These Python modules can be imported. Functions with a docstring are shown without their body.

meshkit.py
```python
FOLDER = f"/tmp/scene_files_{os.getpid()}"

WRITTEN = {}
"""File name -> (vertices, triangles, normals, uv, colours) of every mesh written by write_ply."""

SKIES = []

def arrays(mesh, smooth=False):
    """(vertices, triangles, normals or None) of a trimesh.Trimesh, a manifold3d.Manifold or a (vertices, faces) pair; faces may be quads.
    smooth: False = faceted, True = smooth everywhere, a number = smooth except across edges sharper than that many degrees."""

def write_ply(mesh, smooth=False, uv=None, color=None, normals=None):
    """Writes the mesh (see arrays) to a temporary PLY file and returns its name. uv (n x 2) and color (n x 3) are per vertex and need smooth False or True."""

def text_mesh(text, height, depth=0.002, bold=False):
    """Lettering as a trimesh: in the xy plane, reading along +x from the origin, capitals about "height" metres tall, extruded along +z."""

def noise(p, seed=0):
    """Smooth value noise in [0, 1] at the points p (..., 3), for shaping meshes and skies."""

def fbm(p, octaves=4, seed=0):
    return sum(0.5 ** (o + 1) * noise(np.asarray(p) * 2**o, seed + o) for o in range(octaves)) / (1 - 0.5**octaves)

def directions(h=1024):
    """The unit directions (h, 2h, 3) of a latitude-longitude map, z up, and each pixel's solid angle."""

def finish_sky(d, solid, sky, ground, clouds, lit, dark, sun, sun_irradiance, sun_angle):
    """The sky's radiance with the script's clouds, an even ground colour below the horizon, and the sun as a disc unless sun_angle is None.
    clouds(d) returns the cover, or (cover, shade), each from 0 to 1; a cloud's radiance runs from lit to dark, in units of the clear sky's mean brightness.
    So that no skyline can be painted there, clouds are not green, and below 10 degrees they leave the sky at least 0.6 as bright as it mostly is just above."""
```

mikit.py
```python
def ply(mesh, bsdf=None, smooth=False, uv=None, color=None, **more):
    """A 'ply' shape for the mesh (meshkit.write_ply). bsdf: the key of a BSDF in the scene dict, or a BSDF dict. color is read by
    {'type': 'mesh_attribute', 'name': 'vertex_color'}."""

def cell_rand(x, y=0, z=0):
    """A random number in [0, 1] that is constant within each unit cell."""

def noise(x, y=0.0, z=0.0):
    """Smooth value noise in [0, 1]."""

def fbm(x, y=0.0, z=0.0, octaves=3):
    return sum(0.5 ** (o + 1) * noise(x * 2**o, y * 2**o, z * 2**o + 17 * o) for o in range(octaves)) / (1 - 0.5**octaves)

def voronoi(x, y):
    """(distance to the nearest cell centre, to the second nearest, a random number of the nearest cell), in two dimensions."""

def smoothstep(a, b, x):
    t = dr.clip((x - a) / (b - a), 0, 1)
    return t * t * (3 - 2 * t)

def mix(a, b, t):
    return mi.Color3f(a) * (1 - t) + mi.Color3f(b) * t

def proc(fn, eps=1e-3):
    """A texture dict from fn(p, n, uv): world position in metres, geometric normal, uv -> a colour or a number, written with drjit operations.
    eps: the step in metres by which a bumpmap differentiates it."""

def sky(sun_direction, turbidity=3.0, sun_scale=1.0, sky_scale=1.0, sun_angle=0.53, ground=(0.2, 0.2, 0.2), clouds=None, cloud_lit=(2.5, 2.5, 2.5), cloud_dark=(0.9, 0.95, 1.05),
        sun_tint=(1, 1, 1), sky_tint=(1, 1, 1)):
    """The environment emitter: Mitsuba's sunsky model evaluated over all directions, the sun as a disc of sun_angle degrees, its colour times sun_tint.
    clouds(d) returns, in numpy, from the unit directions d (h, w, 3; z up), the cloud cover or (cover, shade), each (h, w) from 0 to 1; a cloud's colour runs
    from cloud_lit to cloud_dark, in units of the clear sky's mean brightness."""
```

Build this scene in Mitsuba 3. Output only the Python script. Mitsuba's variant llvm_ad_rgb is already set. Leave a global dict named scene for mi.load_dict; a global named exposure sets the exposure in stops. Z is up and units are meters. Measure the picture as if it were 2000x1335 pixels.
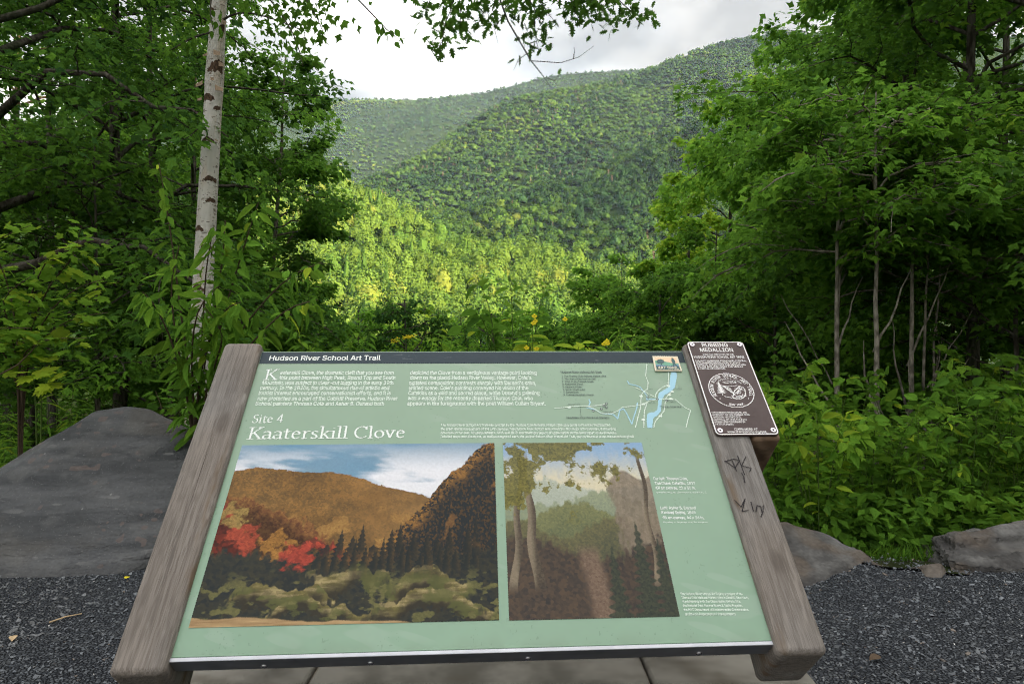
import math
import numpy as np
import trimesh, manifold3d, shapely
from shapely import affinity
from shapely.geometry import Polygon, Point, box as sbox, LineString
from shapely.ops import unary_union
import drjit as dr
import mitsuba as mi
import mikit, meshkit
from mikit import proc, noise, fbm, voronoi, cell_rand, smoothstep, mix

T = mi.ScalarTransform4f
scene, labels = {}, {}

# ------------------------------------------------------------------ camera, sky, exposure
EYE = 1.28                                   # metres above the gravel
F = 1333.0                                   # focal length in photograph pixels (24 mm on full frame)
scene['camera'] = {'type': 'perspective', 'fov_axis': 'x', 'fov': math.degrees(2 * math.atan(1000 / F)),
                   'near_clip': 0.05, 'far_clip': 20000.0,
                   'to_world': T().look_at(origin=[0, 0, EYE], target=[0, 1, EYE], up=[0, 0, 1])}
exposure = 3.72
SUN = np.array([0.80, -0.60, 0.31])


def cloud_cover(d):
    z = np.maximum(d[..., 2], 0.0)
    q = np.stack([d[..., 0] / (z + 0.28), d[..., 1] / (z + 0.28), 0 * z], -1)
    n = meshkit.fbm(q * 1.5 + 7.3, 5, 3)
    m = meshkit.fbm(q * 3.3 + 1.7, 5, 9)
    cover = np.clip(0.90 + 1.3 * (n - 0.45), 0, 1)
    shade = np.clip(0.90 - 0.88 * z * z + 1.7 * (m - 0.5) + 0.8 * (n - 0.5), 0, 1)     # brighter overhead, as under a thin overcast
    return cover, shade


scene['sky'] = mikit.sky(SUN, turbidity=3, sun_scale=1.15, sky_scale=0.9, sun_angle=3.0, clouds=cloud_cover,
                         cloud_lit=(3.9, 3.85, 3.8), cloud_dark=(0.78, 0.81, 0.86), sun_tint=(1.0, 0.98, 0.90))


# ------------------------------------------------------------------ helpers
def at(u, v, d):
    """The place that shows at pixel (u, v) of the photograph, d metres ahead."""
    return np.array([(u - 1000) / F * d, d, EYE + (667.5 - v) / F * d])


def rng_of(seed):
    return np.random.default_rng(seed)


def unit(a):
    a = np.asarray(a, float)
    return a / (np.linalg.norm(a, axis=-1, keepdims=True) + 1e-12)


def numbered(k):
    if k not in scene and not any(x.startswith(k + '__') for x in scene):
        return k
    base, i = k, 1
    while True:
        c = f'{base}_{i:03d}'
        if c not in scene and not any(x.startswith(c + '__') for x in scene):
            return c
        i += 1


_count = {}
_used = set()


def key_for(name):
    n = _count.get(name, 0)
    _count[name] = n + 1
    return name if n == 0 else f'{name}_{n:03d}'


def thing(name, label, cat, group=None):
    k = key_for(name)
    labels[k] = {'label': label, 'category': cat}
    if group:
        labels[k]['group'] = group
    return k


def part(parent, name, shape, label=None, kind=None):
    k = key_for(parent + '__' + name)
    scene[k] = shape
    if label or kind:
        labels[k] = {}
        if label:
            labels[k]['label'] = label
        if kind:
            labels[k]['kind'] = kind
    return k


def structure(name, shape):
    scene[name] = shape
    labels[name] = {'kind': 'structure', 'label': name.replace('_', ' ')}


class MB:
    """Collects vertices, triangles and uv into one mesh."""

    def __init__(self):
        self.v, self.f, self.u, self.n = [], [], [], 0

    def add(self, v, f, uv=(0.5, 0.5)):
        v = np.asarray(v, float)
        self.v.append(v)
        self.f.append(np.asarray(f, int) + self.n)
        uv = np.asarray(uv, float)
        self.u.append(np.broadcast_to(uv, (len(v), 2)))
        self.n += len(v)

    def ply(self, bsdf, smooth=False):
        v, f, u = np.vstack(self.v), np.vstack(self.f), np.vstack(self.u)
        return mikit.ply((v, f), bsdf, smooth=smooth, uv=u)


def tube(pts, radii, sides=6, cap=True):
    p = np.asarray(pts, float)
    r = np.broadcast_to(np.asarray(radii, float), (len(p),))
    t = unit(np.gradient(p, axis=0))
    ref = np.array([1.0, 0, 0]) if abs(t[:, 2]).mean() > 0.7 else np.array([0, 0, 1.0])
    a = unit(np.cross(t, ref))
    b = np.cross(t, a)
    ang = np.arange(sides) * 2 * np.pi / sides
    v = p[:, None] + r[:, None, None] * (np.cos(ang)[None, :, None] * a[:, None] + np.sin(ang)[None, :, None] * b[:, None])
    v = v.reshape(-1, 3)
    i, j = np.meshgrid(np.arange(len(p) - 1), np.arange(sides), indexing='ij')
    q = np.stack([i * sides + j, i * sides + (j + 1) % sides, (i + 1) * sides + (j + 1) % sides, (i + 1) * sides + j], -1).reshape(-1, 4)
    f = np.vstack([q[:, [0, 1, 2]], q[:, [0, 2, 3]]])
    if cap:
        n = len(v)
        v = np.vstack([v, p[:1], p[-1:]])
        k = np.arange(sides)
        last = (len(p) - 1) * sides
        f = np.vstack([f, np.stack([(k + 1) % sides, k, k * 0 + n], 1), np.stack([last + k, last + (k + 1) % sides, k * 0 + n + 1], 1)])
    return v, f


def rounded_box(sx, sy, sz, r, seg=8):
    s = manifold3d.Manifold.sphere(r, seg * 2)
    pts = [s.translate((a * (sx / 2 - r), b * (sy / 2 - r), c * (sz / 2 - r))) for a in (-1, 1) for b in (-1, 1) for c in (-1, 1)]
    m = manifold3d.Manifold.batch_hull(pts).to_mesh()
    return np.array(m.vert_properties[:, :3], float), np.array(m.tri_verts, int)


def flat(poly, z=0.0):
    """A shapely polygon as a flat sheet facing +z."""
    vs, fs, n = [], [], 0
    for g in getattr(poly, 'geoms', [poly]):
        if g.is_empty or g.area <= 0 or g.geom_type != 'Polygon':
            continue
        v, f = trimesh.creation.triangulate_polygon(g, engine='earcut')
        v, f = np.asarray(v, float), np.asarray(f, int)
        a, b, c = v[f[:, 0]], v[f[:, 1]], v[f[:, 2]]
        area = (b[:, 0] - a[:, 0]) * (c[:, 1] - a[:, 1]) - (b[:, 1] - a[:, 1]) * (c[:, 0] - a[:, 0])
        f = np.where(area[:, None] < 0, f[:, ::-1], f)
        vs.append(np.c_[v, np.full(len(v), z)])
        fs.append(f + n)
        n += len(v)
    return np.vstack(vs), np.vstack(fs)


# ------------------------------------------------------------------ materials
def rgb(*c):
    return {'type': 'rgb', 'value': list(c)}


def two(b):
    return {'type': 'twosided', 'bsdf': b}


def leaf_colour(p, n, uv):
    # uv.x: tone of this leaf, uv.y: hue (0 bluish dark green, 0.5 mid green, 1 yellow green)
    dark = mix((0.050, 0.130, 0.038), (0.125, 0.260, 0.030), smoothstep(0.0, 0.6, uv.y))
    dark = mix(dark, (0.265, 0.345, 0.030), smoothstep(0.55, 1.0, uv.y))
    k = 0.5 + 1.0 * uv.x
    return dark * k


scene['leaf'] = {'type': 'principledthin', 'base_color': proc(leaf_colour), 'roughness': 0.48, 'diff_trans': 1.15, 'eta': 1.33}


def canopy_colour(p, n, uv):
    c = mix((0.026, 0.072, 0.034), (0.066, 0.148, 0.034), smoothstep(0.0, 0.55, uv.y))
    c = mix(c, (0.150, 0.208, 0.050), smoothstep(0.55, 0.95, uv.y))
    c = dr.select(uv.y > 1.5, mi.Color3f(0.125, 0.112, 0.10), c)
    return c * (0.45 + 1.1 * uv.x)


scene['canopy'] = two({'type': 'diffuse', 'reflectance': proc(canopy_colour)})


def bark_colour(p, n, uv):
    g = fbm(p.x * 38, p.y * 38, p.z * 7, 4)
    c = mix((0.035, 0.030, 0.024), (0.120, 0.108, 0.090), smoothstep(0.3, 0.75, g))
    moss = smoothstep(0.55, 0.75, fbm(p.x * 3, p.y * 3, p.z * 3))
    return mix(c, (0.06, 0.075, 0.045), moss * 0.5)


scene['bark'] = two({'type': 'diffuse', 'reflectance': proc(bark_colour)})


def grey_bark_colour(p, n, uv):
    g = fbm(p.x * 30, p.y * 30, p.z * 14, 4)
    c = mix((0.12, 0.105, 0.088), (0.30, 0.265, 0.225), smoothstep(0.3, 0.7, g))
    return c


scene['grey_bark'] = two({'type': 'diffuse', 'reflectance': proc(grey_bark_colour)})
scene['green_stem'] = two({'type': 'diffuse', 'reflectance': rgb(0.075, 0.12, 0.03)})
scene['brown_stem'] = two({'type': 'diffuse', 'reflectance': rgb(0.085, 0.062, 0.044)})
scene['yellow_petal'] = two({'type': 'diffuse', 'reflectance': rgb(0.60, 0.50, 0.03)})
scene['dry_straw'] = two({'type': 'diffuse', 'reflectance': rgb(0.42, 0.31, 0.19)})


def soil_colour(p, n, uv):
    g = fbm(p.x * 2.5, p.y * 2.5, 0, 5)
    c = mix((0.018, 0.024, 0.010), (0.060, 0.055, 0.030), smoothstep(0.35, 0.7, g))
    return mix(c, (0.03, 0.06, 0.015), smoothstep(0.5, 0.7, fbm(p.x * 0.6, p.y * 0.6, 3)))


scene['soil'] = two({'type': 'diffuse', 'reflectance': proc(soil_colour)})


def forest_floor_colour(p, n, uv):
    g = fbm(p.x * 0.05, p.y * 0.05, p.z * 0.05, 4)
    return mix((0.010, 0.026, 0.012), (0.026, 0.052, 0.016), g)  # dark greens: the shade between the crowns is put into this colour


scene['forest_floor'] = two({'type': 'diffuse', 'reflectance': proc(forest_floor_colour)})

# ------------------------------------------------------------------ the ground
def ground_z(x, y):
    x, y = np.asarray(x, float), np.asarray(y, float)
    cx = x - 0.02 * y
    side = np.clip((np.abs(cx) - 2.0 - 0.10 * np.maximum(y, 0)) / 9.0, 0, 1)
    side = side * side * (3 - 2 * side)
    a = np.maximum(y - 4.6, 0)
    drop = np.minimum(0.30 * a, 9 + 0.10 * a)
    drop = np.minimum(drop, 46.0)
    side_drop = np.minimum(0.06 * a, 0.03 * a + 3.0)
    far = np.clip((a - 60) / 90, 0, 1)
    z = -(drop * (1 - side) + np.minimum(side_drop + far * 30, 46) * side)
    # the gravel pull-off is level; its edge breaks off by a hand's breadth
    z = z - 0.10 * np.clip((y - 4.0) / 0.35, 0, 1) * (y < 200)
    bump = 0.05 * (meshkit.fbm(np.stack([x * 0.9, y * 0.9, 0 * x], -1), 3, 5) - 0.5)
    return z + bump * np.clip((np.hypot(x, y) - 4.3) / 2.0, 0, 1)


def polar_sheet(radii, n, fz):
    a = np.linspace(0, 2 * np.pi, n, endpoint=False)
    r, aa = np.meshgrid(radii, a, indexing='ij')
    x, y = r * np.cos(aa), r * np.sin(aa)
    z = fz(x, y)
    v = np.stack([x, y, z], -1).reshape(-1, 3)
    i, j = np.meshgrid(np.arange(len(radii) - 1), np.arange(n), indexing='ij')
    q = np.stack([i * n + j, (i + 1) * n + j, (i + 1) * n + (j + 1) % n, i * n + (j + 1) % n], -1).reshape(-1, 4)
    f = np.vstack([q[:, [0, 1, 2]], q[:, [0, 2, 3]]])
    return v, f


radii = np.concatenate([[0.01], np.linspace(0.3, 12, 60), np.geomspace(12.6, 7000, 60)])
gv, gf = polar_sheet(radii, 160, lambda x, y: ground_z(x, y) - 0.012)
structure('ground', mikit.ply((gv, gf), 'soil', smooth=True))


# ------------------------------------------------------------------ hills and the mountains across the valley
def ridge_sheet(us, ridge_v, ridge_d, foot_v, foot_d, nt=60, nu=160, gully=0.05, seed=1, power=1.0, lower=0.0):
    """A mountain flank: foot line and ridge line given by bearing, height and distance; it rolls over the ridge and falls behind."""
    u = np.linspace(us[0], us[-1], nu)
    rv, rd = np.interp(u, us, ridge_v), np.interp(u, us, ridge_d)
    k = np.ones(9) / 9
    rv = np.convolve(np.pad(rv, 4, mode='edge'), k, 'valid')
    rd = np.convolve(np.pad(rd, 4, mode='edge'), k, 'valid')
    fv, fd = np.interp(u, us, foot_v), np.interp(u, us, foot_d)
    t = np.linspace(0, 1, nt)[:, None]
    d = fd + (rd - fd) * t
    zf, zr = EYE + (667.5 - fv) / F * fd, EYE + (667.5 - rv) / F * rd - lower
    z = zf + (zr - zf) * t ** power
    x = (u - 1000) / F * d
    w = np.sin(np.pi * np.clip(t, 0, 1)) ** 0.8
    hgt = (zr - zf)
    n = meshkit.fbm(np.stack([x * 6 / np.ptp(x) * 2, d * 3 / np.ptp(d), 0 * x], -1), 4, seed) - 0.5
    z = z + gully * 2 * hgt * n * w
    # behind the ridge
    tb = np.linspace(0.03, 1, 14)[:, None]
    db = rd + (rd - fd) * 1.1 * tb
    zb = zr - (zr - zf) * 1.05 * tb ** 1.5
    xb = (u - 1000) / F * db
    X, D, Z = np.vstack([x, xb]), np.vstack([d, db]), np.vstack([z, zb])
    # skirt below the foot
    X, D, Z = np.vstack([X[:1], X]), np.vstack([D[:1] - 1, D]), np.vstack([Z[:1] * 0 - 60, Z])
    m = X.shape[0]
    v = np.stack([X, D, Z], -1).reshape(-1, 3)
    i, j = np.meshgrid(np.arange(m - 1), np.arange(nu - 1), indexing='ij')
    q = np.stack([i * nu + j, i * nu + j + 1, (i + 1) * nu + j + 1, (i + 1) * nu + j], -1).reshape(-1, 4)
    return (v, np.vstack([q[:, [0, 1, 2]], q[:, [0, 2, 3]]])), (X, D, Z, nu)


def scatter_on(sheet, n, seed, rows=(1, 62), spread=1.0):
    """n points on the flank, evenly by area."""
    X, D, Z, nu = sheet
    r = rng_of(seed)
    r0, r1 = rows
    P = np.stack([X, D, Z], -1)[r0:r1]
    a = np.linalg.norm(np.cross(P[1:, :-1] - P[:-1, :-1], P[:-1, 1:] - P[:-1, :-1]), axis=-1)
    w = a / P[:-1, :-1, 1] ** spread
    c = r.choice(a.size, n, p=(w / w.sum()).ravel())
    i, j = np.unravel_index(c, a.shape)
    s, t = r.random((2, n, 1))
    return P[i, j] * (1 - s) * (1 - t) + P[i + 1, j] * s * (1 - t) + P[i, j + 1] * (1 - s) * t + P[i + 1, j + 1] * s * t


ICO0 = trimesh.creation.icosphere(subdivisions=0)
ICO1 = trimesh.creation.icosphere(subdivisions=1)
ICO2 = trimesh.creation.icosphere(subdivisions=2)


def clump_crowns(P, R, H, n_clump, size, tones, hues, seed, conifer=None, rough=0.5, vary=0.14):
    """Every tree of a far wood: leaf clumps (small folded faces) set over an uneven crown; conifer: mask of pointed ones."""
    r = rng_of(seed)
    N = len(P)
    z = r.uniform(-0.35, 1.0, (N, n_clump))
    a = r.uniform(0, 2 * np.pi, (N, n_clump))
    s = np.sqrt(np.maximum(1 - z * z, 0))
    d = np.stack([s * np.cos(a), s * np.sin(a), z], -1)
    lump = 1 + 0.24 * np.sin(3 * a + r.uniform(0, 6, (N, 1))) * s + 0.16 * np.sin(5 * z + r.uniform(0, 6, (N, 1))) + 0.14 * np.sin(7 * a + 4 * z + r.uniform(0, 6, (N, 1)))
    rad = lump * r.uniform(0.62, 1.08, (N, n_clump))
    c = d * rad[..., None]
    c = c * np.stack([R, R, H * 0.55], -1)[:, None]
    c[..., 2] += (H * 0.45)[:, None]
    nrm = unit(d + rough * r.normal(size=d.shape) + [0, 0, 0.25])
    if conifer is not None and conifer.any():
        m = conifer
        h = r.random((m.sum(), n_clump)) ** 1.4
        rr = (1 - h) * r.uniform(0.55, 1.0, h.shape) + 0.03
        am = a[m]
        c[m] = np.stack([rr * np.cos(am) * (R[m] * 0.55)[:, None], rr * np.sin(am) * (R[m] * 0.55)[:, None], h * (H[m] * 1.12)[:, None]], -1)
        nrm[m] = unit(np.stack([np.cos(am), np.sin(am), 0.7 + 0 * am], -1) + 0.35 * r.normal(size=nrm[m].shape))
    c = c + P[:, None]
    e1 = unit(np.cross(nrm, unit(r.normal(size=nrm.shape))))
    e2 = np.cross(nrm, e1)
    sz = size * r.uniform(0.6, 1.35, (N, n_clump, 1)) * (R / R.mean())[:, None, None]
    v0, v1 = c + e1 * sz, c + e2 * sz * 0.7 - nrm * sz * 0.25
    v2, v3 = c - e1 * sz, c - e2 * sz * 0.7 - nrm * sz * 0.25
    v = np.stack([v0, v1, v2, v3], 2).reshape(-1, 3)
    b = np.arange(N * n_clump)[:, None] * 4
    f = np.vstack([b + [0, 1, 2], b + [0, 2, 3]])
    tt = np.clip(tones[:, None] + r.normal(0, vary, (N, n_clump)), 0, 1)
    uv = np.stack([tt, np.broadcast_to(hues[:, None], tt.shape)], -1)
    return v, f, np.repeat(uv.reshape(-1, 2), 4, 0)


def core_crowns(P, R, H, tones, hues, seed, ico=ICO1, k=0.80, conifer=None):
    """The dense inside of those crowns: a lumpy closed body per tree."""
    r = rng_of(seed)
    N = len(P)
    iv, jf = np.asarray(ico.vertices), np.asarray(ico.faces)
    keep = (iv[jf][..., 2].min(1) > -0.75)
    jf = jf[keep]
    n = meshkit.noise(iv[None] * 1.6 + r.uniform(0, 90, (N, 1, 3)), seed)
    v = iv[None] * (0.66 + 0.62 * n)[..., None] * k
    v = v * np.stack([R, R, H * 0.55], -1)[:, None]
    v[..., 2] += (H * 0.45)[:, None]
    if conifer is not None and conifer.any():
        m = conifer
        h = (iv[:, 2] + 1) / 2
        sh = np.stack([iv[:, 0] * (1.05 - h), iv[:, 1] * (1.05 - h), h], -1)
        v[m] = sh[None] * np.stack([R[m] * 0.6, R[m] * 0.6, H[m] * 1.05], -1)[:, None] * (0.8 + 0.4 * n[m])[..., None]
    v = v + P[:, None]
    f = (jf[None] + (np.arange(N) * len(iv))[:, None, None]).reshape(-1, 3)
    uv = np.repeat(np.stack([tones, hues], -1), len(iv), 0)
    return v.reshape(-1, 3), f, uv


def patches(P, scale, seed):
    return meshkit.fbm(P / scale, 3, seed)


# far ridge closing the valley
far_u = [200, 420, 640, 810, 950, 1020, 1090, 1247, 1400, 1800]
far_mesh, far_s = ridge_sheet(far_u, [196, 192, 192, 194, 180, 160, 143, 134, 132, 150], [3300] * 10, [430] * 10, [2150] * 10, nt=70, nu=200, gully=0.10, seed=4, power=0.85, lower=6)
structure('far_ridge', mikit.ply(far_mesh, 'forest_floor', smooth=True))
# long mountain that climbs to the right
mid_u = [560, 640, 719, 796, 845, 897, 960, 985, 1125, 1265, 1300, 1380, 1440, 1500, 1550, 1650, 2000]
mid_v = [420, 385, 349, 313, 292, 250, 213, 191, 170, 135, 120, 90, 76, 63, 62, 70, 120]
mid_d = [1150, 1200, 1250, 1320, 1370, 1420, 1480, 1500, 1620, 1750, 1780, 1830, 1850, 1880, 1900, 1900, 1900]
mid_mesh, mid_s = ridge_sheet(mid_u, mid_v, mid_d, [500] * 17, np.interp(mid_u, [560, 1000, 2000], [950, 880, 950]), nt=70, nu=220, gully=0.085, seed=11, power=1.05, lower=6)
structure('long_mountain', mikit.ply(mid_mesh, 'forest_floor', smooth=True))
# nearer shoulder of that mountain
sh_u = [640, 760, 890, 985, 1090, 1160, 1230, 1300, 1387, 1457, 1560, 2000]
sh_v = [450, 436, 408, 384, 355, 337, 299, 260, 222, 187, 130, 60]
sh_d = [820, 830, 850, 880, 920, 950, 980, 1010, 1040, 1060, 1090, 1150]
sh_mesh, sh_s = ridge_sheet(sh_u, sh_v, sh_d, [560] * 12, np.interp(sh_u, [640, 2000], [600, 640]), nt=60, nu=160, gully=0.05, seed=21, power=1.0, lower=6)
structure('mountain_shoulder', mikit.ply(sh_mesh, 'forest_floor', smooth=True))
# sunlit spur on the left
hill_u = [-500, 100, 400, 560, 640, 700, 730, 800, 870, 950, 1090, 1200, 1400]
hill_v = [150, 230, 290, 325, 348, 362, 380, 422, 458, 476, 493, 530, 600]
hill_d = [480, 470, 460, 455, 450, 445, 440, 430, 420, 400, 380, 360, 340]
hill_mesh, hill_s = ridge_sheet(hill_u, hill_v, hill_d, [690] * 13, [210] * 13, nt=60, nu=180, gully=0.06, seed=31, power=1.1, lower=6)
structure('sunlit_spur', mikit.ply(hill_mesh, 'forest_floor', smooth=True))


def wood(name, label, sheet, n, seed, R, H, n_clump, clump, hue, tone, con_rate, dead_rate, pscale, ico=ICO1, rows=(1, 62), spread=1.0, ulim=(330, 1750), rough=0.5, vary=0.14, mixd=1.0):
    P = scatter_on(sheet, n, seed, rows, spread)
    u = P[:, 0] / P[:, 1] * F + 1000
    P = P[(u > ulim[0]) & (u < ulim[1])]
    r = rng_of(seed + 1)
    N = len(P)
    pn, pm = patches(P, pscale, seed + 2), patches(P, pscale * 0.45, seed + 3)
    hues = np.clip(hue + mixd * (1.3 * (pn - 0.5) + r.normal(0, 0.17, N)), 0, 0.98)
    tones = np.clip(tone + mixd * (0.7 * (pm - 0.5) + r.normal(0, 0.17, N)), 0.02, 1)
    con = r.random(N) < con_rate * np.clip(6 * (pm - 0.42), 0, 2.2)
    hues[con] = np.clip(hues[con] - 0.30, 0, 1)
    tones[con] *= 0.8
    dead = con & (r.random(N) < dead_rate)
    hues[dead] = 2.0
    tones[dead] = r.uniform(0.3, 0.9, dead.sum())
    Rr, Hh = R * np.exp(r.normal(-0.05, 0.28, N)).clip(0.45, 1.6), H * r.uniform(0.7, 1.3, N)
    Rr[dead] *= 0.45
    mb = MB()
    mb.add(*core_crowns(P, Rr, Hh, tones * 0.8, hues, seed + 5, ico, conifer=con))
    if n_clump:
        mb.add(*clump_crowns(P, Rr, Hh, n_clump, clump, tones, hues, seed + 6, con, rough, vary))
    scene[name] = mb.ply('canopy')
    labels[name] = {'label': label, 'category': 'forest', 'kind': 'stuff'}


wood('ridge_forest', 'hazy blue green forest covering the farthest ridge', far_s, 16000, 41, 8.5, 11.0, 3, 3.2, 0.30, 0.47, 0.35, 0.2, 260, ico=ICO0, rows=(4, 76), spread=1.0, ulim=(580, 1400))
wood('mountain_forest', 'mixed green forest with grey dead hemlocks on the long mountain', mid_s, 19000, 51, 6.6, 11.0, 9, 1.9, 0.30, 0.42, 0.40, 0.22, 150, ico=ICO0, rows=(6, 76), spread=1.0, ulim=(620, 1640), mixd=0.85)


def tree_variant(seed, R, H, n_clump, clump, hue, tone, kind, rough, vary):
    """One far tree at the origin: a dense lumpy core inside a shell of leaf clumps."""
    one, z3 = np.array([1.0]), np.zeros((1, 3))
    con = np.array([kind != 'leafy'])
    if kind == 'dead':
        hue, tone, R = 2.0, 0.5, R * 0.5
    mb = MB()
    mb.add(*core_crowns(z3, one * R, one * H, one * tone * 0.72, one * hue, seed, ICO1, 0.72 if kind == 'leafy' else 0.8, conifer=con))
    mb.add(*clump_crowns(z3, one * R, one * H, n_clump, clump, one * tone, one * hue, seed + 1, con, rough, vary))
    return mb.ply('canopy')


def instanced_wood(name, label, sheet, n, seed, R, H, n_clump, clump, hue, tone, con_rate, dead_rate, pscale, rows, ulim, rough, vary, hspread, tspread):
    P = scatter_on(sheet, n, seed, rows)
    u = P[:, 0] / P[:, 1] * F + 1000
    P = P[(u > ulim[0]) & (u < ulim[1])]
    r = rng_of(seed + 1)
    N = len(P)
    pn, pm = patches(P, pscale, seed + 2), patches(P, pscale * 0.45, seed + 3)
    hues = np.clip(hue + hspread * (1.3 * (pn - 0.5) + r.normal(0, 0.17, N)), 0, 0.98)
    tones = np.clip(tone + tspread * (0.7 * (pm - 0.5) + r.normal(0, 0.17, N)), 0.05, 1)
    con = r.random(N) < con_rate * np.clip(6 * (pm - 0.42), 0, 2.2)
    dead = con & (r.random(N) < dead_rate)
    groups = {}
    for i in range(N):
        kind = 'dead' if dead[i] else 'conifer' if con[i] else 'leafy'
        hq, tq = round(hues[i] * 6) / 6, round(tones[i] * 4) / 4
        g = (kind, 0 if kind == 'dead' else hq, 0 if kind == 'dead' else tq, i % 2)
        if g not in groups:
            groups[g] = f'{name}_model_{len(groups)}'
            hh, tt = (max(hq - 0.3, 0), tq * 0.8) if kind == 'conifer' else (hq, tq)
            scene[groups[g]] = {'type': 'shapegroup', 'tree': tree_variant(seed + 10 + 7 * len(groups), R, H, n_clump, clump, min(hh, 0.98), tt, kind, rough, vary)}
        k = float(np.clip(np.exp(r.normal(-0.02, 0.26)), 0.5, 1.6))
        scene[f'{name}__{i + 1:03d}'] = {'type': 'instance', 'shapegroup': {'type': 'ref', 'id': groups[g]},
                                         'to_world': T().translate(P[i].tolist()).rotate([0, 0, 1], float(r.uniform(0, 360))).scale([k, k, k * float(r.uniform(0.85, 1.2))])}
    labels[name] = {'label': label, 'category': 'forest', 'kind': 'stuff'}


instanced_wood('shoulder_forest', 'rounded green treetops on the nearer mountain shoulder', sh_s, 5600, 61, 5.4, 10.0, 70, 1.05, 0.25, 0.38, 0.18, 0.2, 110, (1, 66), (620, 1640), 0.45, 0.09, 0.8, 0.9)  # tone and hue lowered: cloud shadow put into the crown colour
instanced_wood('spur_forest', 'sunlit yellow green treetops covering the low spur', hill_s, 5000, 71, 3.3, 8.5, 200, 0.45, 0.66, 0.72, 0.16, 0.03, 60, (1, 66), (480, 1350), 0.36, 0.05, 0.28, 0.55)


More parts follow.
